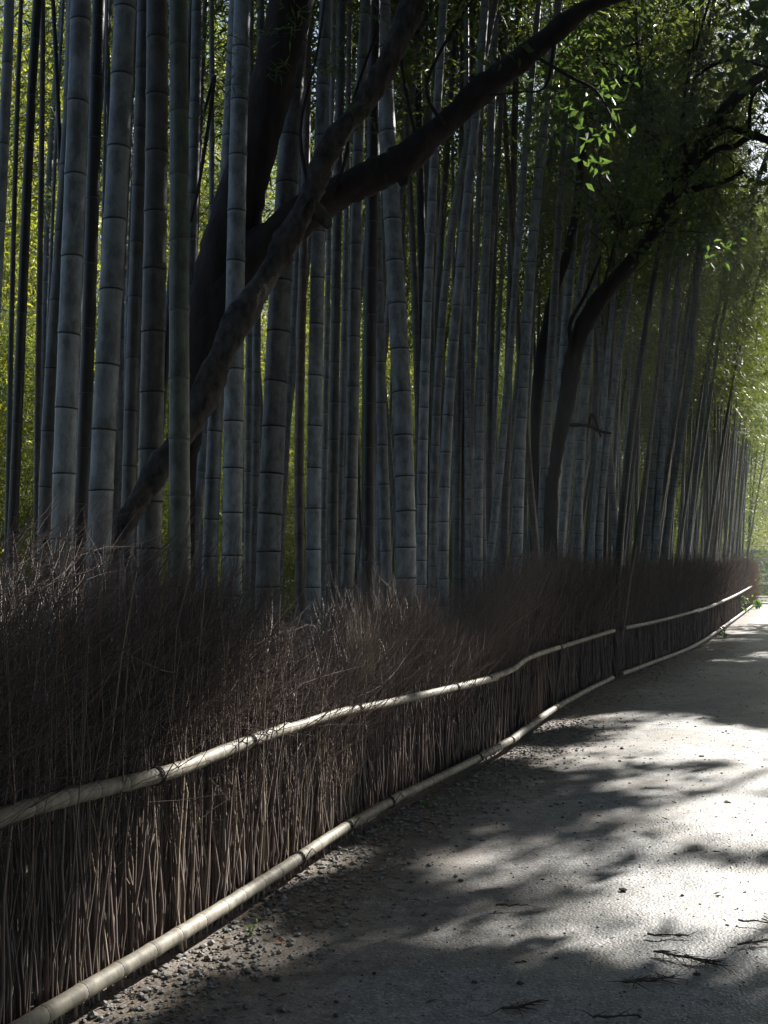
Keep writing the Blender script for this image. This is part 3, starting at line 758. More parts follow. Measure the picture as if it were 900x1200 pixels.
# slimmer lichened stem leaning across its foot
b2 = at(92, 660, 5.8); b2[2] = 0
tree2 = thing('lichened_tree', 'slim leaning stem with rough lichened bark crossing in front of the thick dark trunk', 'tree', b2)
limb('trunk', [(84, 1010, 30, 5.75), (90, 860, 28, 5.75), (102, 740, 26, 5.75), (120, 665, 24, 5.8), (140, 622, 24, 5.85), (160, 590, 26, 5.9), (186, 550, 29, 5.95), (222, 500, 28, 6.05), (250, 440, 30, 6.2), (278, 380, 31, 6.3), (305, 335, 29, 6.45), (335, 285, 29, 6.6), (362, 235, 28, 6.7), (372, 205, 26, 6.75), (392, 165, 25, 6.8), (430, 115, 24, 6.9), (460, 60, 26, 6.95), (482, 10, 25, 7.0), (505, -70, 20, 7.1), (525, -160, 13, 7.2)], tree2, M_BARKL, 130, 18, 4, 0.15, b2)
limb('branch_stub', [(364, 240, 20, 6.7), (380, 258, 16, 6.72), (386, 266, 10, 6.74)], tree2, M_BARKL, 8, 10, 7, 0.12, b2)
limb('side_branch', [(362, 225, 5, 6.7), (352, 150, 4, 6.7), (372, 60, 3, 6.7), (380, 0, 3, 6.7)], tree2, M_BARK, 14, 6, 8, 0.1, b2)
limb('side_branch', [(240, 130, 3, 6.2), (252, 90, 4, 6.2), (236, 200, 4, 6.2), (224, 260, 3, 6.15)][::-1], tree2, M_BARK, 14, 6, 9, 0.1, b2)

# twisted dark tree further along
b3 = at(636, 660, 13.6); b3[2] = 0
tree3 = thing('twisted_tree', 'dark twisted broadleaf tree with leafy crown arching over the path beyond the middle', 'tree', b3)
limb('trunk', [(646, 590, 15, 13.6), (649, 555, 15, 13.6), (655, 515, 17, 13.6), (666, 460, 20, 13.55), (672, 420, 21, 13.5), (682, 385, 22, 13.4), (704, 350, 20, 13.3), (735, 312, 18, 13.2), (768, 268, 16, 13.1), (790, 228, 18, 13.0), (808, 196, 18, 12.95), (830, 160, 17, 12.9), (852, 126, 15, 12.8), (880, 98, 12, 12.7), (905, 84, 10, 12.6), (960, 60, 7, 12.5)], tree3, M_BARK, 100, 14, 11, 0.10, b3, True)
for q, tr in enumerate([[(800, 210, 9, 12.95), (838, 176, 8, 12.9), (860, 172, 8, 12.8), (880, 160, 7, 12.7), (905, 168, 6, 12.6), (930, 180, 4, 12.5)], [(825, 172, 9, 12.9), (850, 152, 8, 12.9), (876, 156, 7, 12.8), (905, 164, 5, 12.8)],
                        [(810, 222, 8, 12.95), (838, 216, 7, 12.9), (858, 209, 6, 12.9), (870, 201, 7, 12.9)], [(812, 95, 4, 12.9), (832, 78, 5, 12.9), (860, 70, 5, 12.8), (905, 80, 3, 12.7)][::-1],
                        [(878, 160, 5, 12.7), (880, 120, 4, 12.7), (892, 100, 3, 12.7)], [(808, 196, 7, 12.95), (800, 150, 6, 13.1), (806, 95, 5, 13.2), (820, 40, 4, 13.2), (840, -30, 3, 13.2)], [(790, 228, 6, 13), (764, 160, 5, 13.2), (750, 90, 5, 13.4), (745, 10, 4, 13.5)],
                        [(672, 420, 6, 13.4), (668, 380, 5, 13.3), (686, 345, 4, 13.2), (704, 300, 3, 13.2)], [(668, 498, 5, 13.4), (690, 499, 4, 13.3), (702, 505, 4, 13.3), (716, 508, 3, 13.2)], [(690, 500, 3, 13.3), (694, 485, 3, 13.3), (704, 512, 2, 13.25)],
                        [(704, 350, 5, 13.2), (714, 310, 4, 13.1), (728, 272, 3, 13.1), (770, 258, 3, 13.1)]]):
    limb('side_branch', tr, tree3, M_BARK, 18, 6, 40 + q, 0.1, b3)
g = np.random.default_rng(77)
cc = []
while len(cc) < 120:
    x, y = g.normal(765, 78), g.normal(130, 95)
    if y > 318 or y < -80 or x < 610 or x > 960 or y > 1.15 * (x - 470) or (x > 835 and y > 235): continue
    if x > 850 and g.random() < .5: continue
    cc.append(at(x, y, g.normal(12.9, .7)))
for x, y in ((705, 235), (715, 260), (730, 250), (745, 275), (760, 295), (700, 280), (820, 275), (838, 285), (815, 255), (790, 300), (830, 250), (845, 262), (690, 210), (720, 215)):
    cc.append(at(x, y, g.normal(12.7, .3)))
cc = np.array(cc)
C, D, L, W = leaf_clusters(cc, 0.46, 33, (.07, .125), (.034, .058), 9, 0.6)
extra = np.repeat(np.array(LITLEAF[5:]), 7, 0); extra = extra + g.normal(size=extra.shape) * .10
C = np.concatenate([C, extra]); D = np.concatenate([D, g.normal(size=extra.shape) + np.array([0, 0, -.4])]); L = np.concatenate([L, np.full(len(extra), .09)]); W = np.concatenate([W, np.full(len(extra), .036)])
crown = link('crown', leaf_mesh('crown', C - b3, D, L, W, 9), tree3, M_TLEAF)
anch = np.array([at(x, y, 13) for x, y in ((800, 215), (820, 180), (768, 268), (750, 90), (764, 160), (806, 95), (745, 10), (840, 140), (860, 70), (735, 312), (780, 200), (757, 130), (800, 150), (812, 60), (714, 310), (728, 272), (850, 152), (838, 176), (747, 50))])
near = anch[np.argmin(np.linalg.norm(cc[:, None] - anch[None], axis=2), 1)]
mid = (near + cc) / 2 + g.normal(size=cc.shape) * .12
P = np.stack([near, near * .6 + mid * .4 + g.normal(size=cc.shape) * .05, mid, (mid + cc) / 2 + g.normal(size=cc.shape) * .06, cc], 1)
v, f = tubes(P, np.repeat(np.array([[.011, .009, .007, .005, .003]]), len(cc), 0), 5, False)
tw = link('twigs', mesh_np('twigs', v - b3, f), tree3, M_BARK); tw['kind'] = 'stuff'

b4 = at(624, 660, 15.2); b4[2] = 0
tree4 = thing('slim_tree', 'slim black stem curving up between pale culms left of the twisted tree', 'tree', b4)
limb('trunk', [(627, 560, 10, 15.2), (628, 480, 11, 15.2), (633, 420, 12, 15.2), (640, 385, 13, 15.2), (648, 345, 12, 15.2), (664, 300, 11, 15.2), (676, 240, 10, 15.2), (684, 170, 8, 15.2), (700, 80, 6, 15.2), (712, -40, 4, 15.2)], tree4, M_BARK, 40, 10, 12, 0.1, b4, True)

# ------------------------------------------------------------------ brushwood fence with bamboo rails
HX = [(-400, 1.7), (-100, 1.62), (0, 1.60), (120, 1.64), (200, 1.66), (255, 1.62), (320, 1.46), (360, 1.22), (425, 1.08), (446, 1.28), (500, 1.42), (535, 1.32), (562, 1.0), (590, 1.32), (640, 1.66), (700, 1.60), (800, 1.60), (850, 1.58), (884, 1.70)]
S_H = np.array([0.0] + [s_at_px(x) for x, _ in HX[1:]]); V_H = np.array([v for _, v in HX])
def fence_h(s): return np.interp(s, S_H, V_H)
S_POST = s_at_px(722)

def stems(s, seed, o_lo=-0.03, o_hi=0.28, thick=1.0, hmul=(0.62, 1.02)):
    g = np.random.default_rng(seed); n = len(s)
    o = g.uniform(o_lo, o_hi, n)
    b = smooth_plan(s) + FN * o[:, None]
    h = fence_h(s) * g.uniform(*hmul, n)
    lean = np.concatenate([(FD[None] * (g.normal(0.03, .075, n))[:, None] + FN[None] * g.normal(0.02, .05, n)[:, None])], 1)
    t = np.array([0, .18, .38, .6, .8, 1.0])
    P = np.zeros((n, 6, 3))
    wob = g.normal(size=(n, 6, 2)) * .011
    spread = g.normal(size=(n, 2)) * .11 + FN * 0.06
    P[:, :, :2] = b[:, None] + lean[:, None] * (h[:, None] * t)[..., None] + wob + spread[:, None] * (np.maximum(0, t - .45) ** 1.6)[None, :, None] * 1.3
    P[:, :, 2] = h[:, None] * t
    R = g.uniform(.0028, .0066, n)[:, None] * (1 - .72 * t)[None] * thick
    return P, R

def side_twigs(P, R, per, seed, thick=1.0, lo=0.35):
    g = np.random.default_rng(seed); n = len(P)
    i = np.repeat(np.arange(n), per); u = g.uniform(lo, .98, len(i)) * 5
    a = np.minimum(u.astype(int), 4); f = (u - a)[:, None]
    st = P[i, a] * (1 - f) + P[i, a + 1] * f
    d = nrm(P[i, a + 1] - P[i, a]) + g.normal(size=(len(i), 3)) * np.array([.33, .33, .18]) + np.array([FD[0], FD[1], 0]) * .10
    ln = g.uniform(.12, .42, len(i))
    ln = np.minimum(ln, np.maximum(.08, (fence_h(np.full(1, 3.0))[0] + .1 - st[:, 2])))
    r = np.minimum(R[i, a] * .62, .0022 * thick)
    return twigs_from(st, d, ln, r, n=4, seed=seed, curl=.3)

def joined(parts):
    V, F, A, o = [], {}, [], 0
    g = np.random.default_rng(len(parts))
    for P, R, k in parts:
        v, f = tubes(P, R, k, False)
        V.append(v); A.append(np.repeat(g.random(len(P)), P.shape[1] * k))
        F.setdefault(4, []).append(f[0] + o); o += len(v)
    return np.concatenate(V), [np.concatenate(F[4])], np.concatenate(A)

def brush(s, seed, thick=1.0, deep=0.45, lenr=(.22, .68)):
    """fine upper twigs, a bushy mass leaning along the fence"""
    g = np.random.default_rng(seed); n = len(s)
    o = g.uniform(-.05, deep, n) - .02
    h = fence_h(s) * (.86 + .27 * vnoise(s, o * 1.5, .28, 31) ** 1.5 + .06 * vnoise(s, o, .09, 33))
    st = np.concatenate([smooth_plan(s) + FN * o[:, None], (h * g.uniform(.42, .92, n))[:, None]], 1)
    clump = (vnoise(s * 1.0, o * 2, .35, 21) - .35)[:, None]
    wild = np.clip(1.25 - (s - 4.5) * .16, .45, 1.1)[:, None]        # bushy near the viewer, more upright farther on
    d = np.stack([np.full(n, FD[0] * .55 + .25), np.full(n, FD[1] * .4), np.zeros(n)], 1) * wild + clump * np.array([[1.2, -.6, 0]]) * wild + np.array([[0, 0, .95]]) + g.normal(size=(n, 3)) * np.array([.5, .5, .3]) * wild
    ln = np.minimum(g.uniform(*lenr, n), np.maximum(.1, (h * g.uniform(.9, 1.12, n) - st[:, 2]) * 1.1))
    return twigs_from(st, d, ln, g.uniform(.0012, .0032, n) * thick, n=4, seed=seed, curl=.32)

def fence(label, s0, s1, dens):
    b = np.array([*smooth_plan((s0 + s1) / 2), 0])
    t = thing('brushwood_fence', label, 'fence', b)
    parts = []
    for a, c, d, bd, th in dens:
        n = int((c - a) * d); s = RNG.uniform(a, c, n)
        P, R = stems(s, int(a * 10) + 3, thick=th); parts.append((P, R, 4 if th < 1.4 else 3))
        parts.append((*side_twigs(P, R, 4 if th < 1.4 else 2, int(a * 10) + 4, th), 3))
        n = int((c - a) * bd); parts.append((*brush(RNG.uniform(a, c, n), int(a * 10) + 5, th), 3))
    v, f, A = joined(parts)
    o = link('brushwood', mesh_np('brushwood', v - b, f, attrs={'rnd': A}), t, M_TWIG); o['kind'] = 'stuff'
    return t, b

S_NEAR = 1.2
fence1, fb1 = fence('dark brushwood fence of bundled twigs with two bamboo rails, near the viewer', S_NEAR, S_POST - .06,
                    [(S_NEAR, 6.5, 250, 1150, 1.0), (6.5, 11.0, 210, 800, 1.25), (11.0, S_POST - .06, 150, 330, 1.9)])
fence2, fb2 = fence('farther brushwood fence beyond the rail joint, orange brown at its far end', S_POST + .06, S_END,
                    [(S_POST + .06, 24, 95, 260, 2.0), (24, 34, 75, 200, 2.8), (34, S_END, 90, 240, 3.2)])
# front stems of the near fence, one by one
sv = np.sort(RNG.uniform(s_at_px(-20), s_at_px(430), 270))
P, R = stems(sv, 501, -.075, -.03, 1.15, (.55, .95))
for i in range(len(sv)):
    tp, tr = side_twigs(P[i:i + 1], R[i:i + 1], 3, 900 + i, 1.0, .3)
    v, f, A = joined([(P[i:i + 1], R[i:i + 1], 5), (tp, tr, 3)])
    link('twig', mesh_np('twig', v - fb1, f, attrs={'rnd': np.full(len(v), (i * .618) % 1 * .9)}), fence1, M_TWIGP if i % 9 == 0 else M_TWIG)
# tuft of paler twigs
n = 160; s = RNG.normal(s_at_px(437), .10, n)
st = np.concatenate([smooth_plan(s) + FN * RNG.uniform(-.1, .05, n)[:, None], RNG.uniform(.85, 1.12, n)[:, None]], 1)
Pt, Rt = twigs_from(st, np.stack([RNG.normal(.15, .2, n), RNG.normal(.2, .2, n), np.ones(n)], 1), RNG.uniform(.12, .32, n), np.full(n, .0019), n=4, seed=3)
v, f, A = joined([(Pt, Rt, 3)])
o = link('twig_tuft', mesh_np('twig_tuft', v - fb1, f, attrs={'rnd': A}), fence1, M_TWIGP); o['kind'] = 'stuff'

def rail(trace, w0, w1, out, fen, fb, zfix=None, nodes_px=52, label=None):
    """bamboo pole along the fence through pixel points (x, y)"""
    P = []
    for x, y in trace:
        s = s_at_px(x, out)
        p = smooth_plan(s) - FN * out
        if zfix is None:
            z = CAM_H + ray(x, y)[2] / ray(x, y)[1] * p[1]
        else: z = zfix
        P.append([p[0], p[1], z])
    P = np.array(P)
    n = max(16, 6 * len(P))
    Q = spline(P, n)
    L = np.concatenate([[0], np.cumsum(np.linalg.norm(np.diff(Q, axis=0), axis=1))])
    step = .19; C, R, V = [], [], []; zs = [0.0]
    while zs[-1] < L[-1] - step * .8: zs.append(zs[-1] + step * random.uniform(.85, 1.15) * (1 if L[-1] < 5 else 1.2))
    zs[-1] = L[-1]
    pt = lambda q: np.array([np.interp(q, L, Q[:, j]) for j in range(3)])
    rad = lambda q: (w0 + (w1 - w0) * q / L[-1]) / 2
    for a, c in zip(zs[:-1], zs[1:]):
        l = c - a
        for t, m in [(.004 / l, .98), (.014 / l, 1.07), (.034 / l, 1.0), (.5, .975), (1 - .022 / l, 1.0), (1 - .004 / l, 1.05)]:
            q = a + l * t; C.append(pt(q)); R.append(rad(q) * m); V.append(t)
    C = np.array(C)
    v, f = tubes(C[None], np.array(R)[None], 14, True)
    r = link('rail', mesh_np('rail', v - fb, f, attrs={'nv': np.repeat(V, 14)}), fen, M_POLE)
    j_ = random.uniform(.85, 1.08); r.color = (.27 * j_, .24 * j_, .185 * j_, 1)
    if label: r['label'] = label
    for q in zs[1:-1]:
        d = Vector(pt(q + .02) - pt(q - .02))
        o = link('node_ring', RING, r)
        o.matrix_local = Matrix.Translation(Vector(pt(q) - fb)) @ d.to_track_quat('Z', 'Y').to_matrix().to_4x4() @ Matrix.Diagonal((rad(q), rad(q), rad(q) * .42, 1))
    return r, pt, rad, L[-1]

TOP = [(-120, 1015), (0, 960), (100, 930), (200, 905), (270, 878), (338, 853), (400, 835), (450, 825), (545, 803), (580, 794), (600, 783), (620, 770), (660, 757), (718, 739), (760, 730), (800, 720), (820, 714), (840, 707), (862, 697), (885, 686)]
def seg(pts, a, b, ex=None):
    q = [p for p in pts if a <= p[0] <= b]
    return q
rails = [rail(seg(TOP, -200, 338), .062, .055, .09, fence1, fb1), rail([(330, 857)] + seg(TOP, 400, 580), .048, .054, .088, fence1, fb1),
         rail([(572, 795), (600, 784)] + seg(TOP, 620, 718), .052, .052, .088, fence1, fb1), rail([(731, 736)] + seg(TOP, 760, 820), .054, .056, .088, fence2, fb2),
         rail([(815, 717)] + seg(TOP, 840, 885), .06, .06, .088, fence2, fb2),
         rail([(x, y) for x, y in [(-90, 0)] + BOT if x <= 470], .063, .056, .12, fence1, fb1, .11), rail([(462, 0), (540, 0), (604, 0)], .052, .058, .12, fence1, fb1, .11),
         rail([(598, 0), (640, 0), (680, 0), (716, 0)], .062, .058, .12, fence1, fb1, .11), rail([(727, 0), (760, 0), (810, 0), (842, 0)], .058, .06, .12, fence2, fb2, .11), rail([(838, 0), (865, 0), (884, 0)], .066, .066, .12, fence2, fb2, .11)]
# cord lashings round the rails
for ri, qs in ((0, (.52, .83)), (1, (.30, .75)), (2, (.5,)), (5, (.62, .79, .95)), (6, (.6,)), (7, (.4,))):
    r, pt, rad, L = rails[ri]; fb = fb1
    for u in qs:
        q = u * L; c = pt(q); d = nrm(pt(q + .02) - pt(q - .02))
        A = nrm(np.cross(d, [0, 0, 1.0])); B = np.cross(A, d)
        a = np.linspace(0, 6.283 * 3, 54)
        rr = rad(q) * 1.05 + .003
        pts = c + (A[None] * np.cos(a)[:, None] + B[None] * np.sin(a)[:, None]) * rr + d[None] * np.linspace(-.016, .016, 54)[:, None]
        tail = pts[-1] + np.array([[.01, 0, .02], [.03, -.01, .05], [.05, -.01, .03]])
        pts = np.concatenate([pts, tail])
        v, f = tubes(pts[None], np.full((1, len(pts)), .0026), 5, True)
        link('lashing', mesh_np('lashing', v - fb, f), r, M_TIE)
# end post
p = smooth_plan(S_END - .02) - FN * .12
v, f = tubes(np.array([[[*p, 0], [*p, .5], [*p, .98]]]), np.full((1, 3), .06), 10)
link('post', mesh_np('post', v - fb2, f), fence2, M_TWIGP)
n = 1500; s = S_END - np.abs(RNG.normal(0, 1.1, n)); s = np.minimum(s, S_END)  # tuft of thicker orange brown twigs over the fence end
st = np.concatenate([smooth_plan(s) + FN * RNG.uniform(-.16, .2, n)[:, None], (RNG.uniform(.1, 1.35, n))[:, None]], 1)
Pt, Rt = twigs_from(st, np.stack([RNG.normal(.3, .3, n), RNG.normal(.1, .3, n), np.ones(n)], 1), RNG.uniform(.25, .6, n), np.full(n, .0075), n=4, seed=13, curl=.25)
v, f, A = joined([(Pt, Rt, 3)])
M_ORTWIG = m_twig('orange_brown_twig', (0.22, 0.13, 0.075), (0.36, 0.215, 0.125), (0.46, 0.33, 0.2))
o = link('twig_tuft', mesh_np('twig_tuft', v - fb2, f, attrs={'rnd': A}), fence2, M_ORTWIG, None); o['kind'] = 'stuff'; o['label'] = 'orange brown brush at the far end of the fence'
# pale bare stick
Pp = np.array([at(735, 640, 13.55), at(729, 668, 13.5), at(724, 700, 13.5), at(719, 738, 13.5), at(716, 755, 13.5)])
Pp[:, :2] += (-FN * .12)
bs_ = np.array([Pp[-1][0], Pp[-1][1], Pp[-1][2]])
v, f = tubes(spline(Pp, 12)[None], np.linspace(.008, .011, 12)[None], 6)
o = link('bare_stick', mesh_np('bare_stick', v - bs_, f), None, M_TWIGP, bs_)
tag(o, 'thin pale bare stick leaning against the fence at the rail joint', 'stick')

# ------------------------------------------------------------------ leafy thicket behind the grove
def thicket_mesh(seed):
    g = np.random.default_rng(seed)
    C, D = [], []
    for i in range(150):
        z = 0.4 + 10.5 * (i + g.random()) / 150
        a = g.random() * 6.283; r = 1.75 * g.random() ** .6 * (1 - .35 * z / 11)
        m = int(g.uniform(80, 190))
        c = np.array([math.cos(a) * r, math.sin(a) * r, z]) + g.normal(size=(m, 3)) * np.array([.34, .34, .26])
        C.append(c); D.append(np.stack([g.normal(size=m) + math.cos(a) * .6, g.normal(size=m) + math.sin(a) * .6, -.5 + g.normal(size=m) * .5], -1))
    C = np.concatenate(C); D = np.concatenate(D)
    me = leaf_mesh('thicket_foliage', C, D, g.uniform(.10, .19, len(C)), g.uniform(.02, .034, len(C)), seed)
    me.materials.append(M_FLEAF); return me
TH = [thicket_mesh(300 + i) for i in range(4)]
def thin_culm(seed):
    g = random.Random(seed)
    me, _ = culm_mesh('thin_culm', line_axis((0, 0), (g.gauss(0, .04), g.gauss(0, .04)), (0, 0)), 9, .03, 6, 9, 1.0, .06); me.materials.append(M_CULM); return me
TC = [thin_culm(i) for i in range(3)]
proto = None; k = 0
def thicket(x, y, sc, label, grp, dark=False, zs=1.0):
    t = thing('leafy_bamboo', label, 'bamboo clump', (x, y, 0), grp)
    f = link('foliage', TH[random.randrange(4)], t); f.rotation_euler[2] = random.random() * 6.28; f.scale = (sc, sc, sc * zs * random.uniform(.9, 1.15))
    if dark:  # shade put into the colour: these clumps get darker leaves
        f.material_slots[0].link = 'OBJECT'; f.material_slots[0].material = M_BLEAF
    for q in range(3):
        c = link('culm', TC[q], t); c.location = (random.uniform(-.6, .6), random.uniform(-.6, .6), 0); c.color = (.14, .16, .10, 1); c.rotation_euler[2] = random.random() * 6
for row, (p, n) in enumerate(((14.5, 22), (18.5, 26), (23.5, 28))):
    for i in range(n):
        s = -6 + (i + random.random() * .6 + row * .5) * 3.1
        q = np.array([-2.48 + .39 * 0, 0]) + FD * s + FN * (p + random.uniform(-1.2, 1.2))
        pxx, _, ff = to_px(np.array([q[0], q[1], 1.5]))
        if q[1] < 4 or pxx < -170 or pxx > 960: continue
        thicket(q[0], q[1], random.uniform(1.0, 1.35), 'leafy bamboo clump glowing yellow green far behind the shaded culms', 'leafy clumps behind the grove', zs=1.35)
for i in range(46):        # dim undergrowth along the back of the grove
    q = np.array([-2.48, 0]) + FD * (-4 + i * 1.6 + random.random()) + FN * random.uniform(9.6, 12.6)
    pxx = to_px(np.array([q[0], q[1], 1.5]))[0]
    if q[1] < 4 or pxx < -170: continue
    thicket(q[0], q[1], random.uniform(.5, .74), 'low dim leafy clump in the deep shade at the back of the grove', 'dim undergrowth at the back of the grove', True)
for i, (x, d) in enumerate(((905, 88), (930, 96), (878, 92), (862, 86), (950, 104), (915, 108), (890, 112), (850, 100), (975, 110), (836, 108)) + tuple((555 + 13.5 * j + random.uniform(-4, 4), 46 + (j * 7) % 22) for j in range(23))):
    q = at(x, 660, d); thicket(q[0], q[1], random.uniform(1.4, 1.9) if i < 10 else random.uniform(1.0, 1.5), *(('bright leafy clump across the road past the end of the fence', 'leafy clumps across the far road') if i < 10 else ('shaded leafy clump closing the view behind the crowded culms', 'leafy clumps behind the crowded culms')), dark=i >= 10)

# ------------------------------------------------------------------ unseen trees beside and behind the view, added and shaped to shade the path
def unseen_shade_tree(s, off, seed, h=11.5, rad=2.6, n_cl=200, per=150):
    g = np.random.default_rng(seed)
    b = np.array([*(smooth_plan(s) - FN * off), 0])
    t = thing('unseen_shade_tree', 'unseen tall broadleaf tree added to shade and dapple the path', 'tree', b, 'unseen shade trees added around the path')
    cc = []
    while len(cc) < n_cl:
        q = g.uniform(-1, 1, 3)
        if q @ q > 1: continue
        if off > 5 and (q[0] * FN[0] + q[1] * FN[1]) * rad > off - 2.2: continue
        cc.append(b + np.array([q[0] * rad, q[1] * rad, 2.4 + (q[2] + 1) * .5 * (h - 2.4)]))
    cc = np.array(cc)
    C, D, L, W = leaf_clusters(cc, .85, per, (.13, .20), (.08, .12), seed, .7)
    link('crown', leaf_mesh('crown', C - b, D, L, W, seed), t, M_TLEAF)
    tr = np.array([b, b + [0.05, 0, 1.5], b + [-.05, .08, 3.5], b + [.1, .1, 6], b + [0, 0, h * .8]])
    Q = spline(np.concatenate([tr, np.array([.15, .11, .09, .07, .03])[:, None]], 1), 20)
    v, f = tubes(Q[None, :, :3], Q[None, :, 3], 10)
    link('trunk', mesh_np('trunk', v - b, f), t, M_BARK)
    a = Q[g.integers(6, 18, n_cl), :3]
    P = np.stack([a, a * .5 + cc * .5 + [0, 0, .15], cc], 1)
    kp = g.random(n_cl) < .5
    for u in (.08, .2, .35, .5, .65, .8, .92, 1.0):
        pt = P[:, 0] + (P[:, 1] - P[:, 0]) * min(1, u * 2) + (P[:, 2] - P[:, 1]) * max(0, u * 2 - 1)
        kp &= keep_shade(pt)
    P = P[kp]
    v, f = tubes(P, np.repeat(np.array([[.04, .025, .008]]), len(P), 0), 5, False)
    o = link('branches', mesh_np('branches', v - b, f), t, M_BARK); o['kind'] = 'stuff'
for i in range(9):
    unseen_shade_tree(-11 + i * 5.9 + random.uniform(-.5, .5), 6.4 + random.uniform(-.3, .5), 600 + i, random.uniform(15.5, 17.5), 4.6, 400, 150)
for i, (s_, o_) in enumerate(((-6.5, 1.2), (-9.5, 3.6), (-10.5, -1.5), (-6.0, -4.0))):
    unseen_shade_tree(s_, o_, 640 + i, random.uniform(12, 13.5), 3.0)

# ------------------------------------------------------------------ what shows beyond the end of the fence
M_WALL = m_simple('mossy_stone', (0.12, 0.125, 0.12), (0.30, 0.30, 0.28), 3, rough=.9, bump=.6)
M_CAP = m_simple('pale_coping', (0.45, 0.43, 0.38), (0.6, 0.58, 0.52), 6, rough=.8)
M_BLUE = m_simple('blue_board', (0.06, 0.12, 0.30), (0.10, 0.18, 0.42), 5, rough=.5)
M_HUT = m_simple('pale_plaster', (0.28, 0.32, 0.38), (0.4, 0.44, 0.5), 2, rough=.8)
M_ROOF = m_simple('grey_roof', (0.12, 0.15, 0.2), (0.2, 0.25, 0.32), 3, rough=.6)
def box(name, c, size, parent, mat, rz=0.0, bevel=.02):
    x, y, z = (q / 2 for q in size)
    import bmesh
    bm = bmesh.new(); bmesh.ops.create_cube(bm, size=1.0); bmesh.ops.scale(bm, vec=size, verts=bm.verts)
    if bevel: bmesh.ops.bevel(bm, geom=bm.edges[:], offset=bevel, segments=1, affect='EDGES')
    me = bpy.data.meshes.new(name); bm.to_mesh(me); bm.free()
    o = link(name, me, parent, mat, c); o.rotation_euler[2] = rz; return o
wp = at(905, 702, 52); WZ = .045
wall = thing('stone_wall', 'low stone wall with pale coping at the end of the path', 'wall', (wp[0], wp[1], WZ))
for r_ in range(2):
    for c_ in range(9):
        L_ = .55
        box('stone', (-1.2 + c_ * L_ + (r_ % 2) * .2, random.uniform(-.02, .02), .13 + r_ * .25), (L_ - .03, .4 + random.uniform(-.03, .03), .235), wall, M_WALL, 0, .025)
for c_ in range(5): box('coping', (-.95 + c_ * 1.0, 0, .55), (.985, .55, .09), wall, M_CAP, 0, .02)
hp = at(912, 690, 60)
hut = thing('hut', 'pale blue grey hut with a blue door, partly hidden at the end of the fence', 'building', (hp[0], hp[1], 0))
box('wall', (0, 1.0, 1.05), (2.6, 2.0, 2.1), hut, M_HUT)
box('door', (-.72, -.02, .85), (.62, .06, 1.5), hut, M_BLUE, 0, .01)
box('window', (.5, -.02, 1.3), (.7, .05, .6), hut, M_ROOF, 0, .01)
box('roof', (0, .95, 2.2), (3.1, 2.7, .16), hut, M_ROOF)

def weed(x, y, s, n, hgt, label, mat=M_GREEN, lw=(.03, .05), spread=.12):
    p = smooth_plan(s_at_px(x)) if y is None else at(x, y, (CAM_H - .02) / -(ray(x, y)[2]) * ray(x, y)[1])[:2]
    p = p[:2] - (FN * s if y is None else 0)
    b = np.array([p[0], p[1], .02])
    t = thing('weed', label, 'plant', b)
    g = np.random.default_rng(int(x)); 
    st = np.zeros((n, 3)); d = np.stack([g.normal(size=n) * .4, g.normal(size=n) * .4, np.ones(n)], 1)
    P, R = twigs_from(st, d, g.uniform(.5, 1, n) * hgt, np.full(n, .003), n=4, seed=int(x))
    v, f = tubes(P, R, 4, False); link('stem', mesh_np('stem', v, f, attrs={'rnd': np.full(len(v), .3)}), t, M_GREEN)
    m = n * 5
    i = g.integers(0, n, m); C = P[i, g.integers(1, 4, m)]
    D = g.normal(size=(m, 3)) + np.array([0, 0, .3])
    link('foliage', leaf_mesh('foliage', C, D, g.uniform(*lw, m) * 1.8, g.uniform(*lw, m), int(x)), t, mat)
weed(880, None, .3, 12, .34, 'leafy green weed at the foot of the far fence end post', lw=(.055, .085))
weed(871, None, .1, 7, .7, 'taller pale weed growing against the sunlit end of the fence', lw=(.05, .07))
weed(836, None, .32, 6, .22, 'small green weed below the far rail, in the shade', lw=(.035, .05))
weed(294, 1098, 0, 3, .085, 'tiny bright green sprout among pebbles by the near bottom rail', lw=(.008, .014))
weed(500, 945, 0, 4, .06, 'small green seedling beside the bottom rail', lw=(.01, .018))

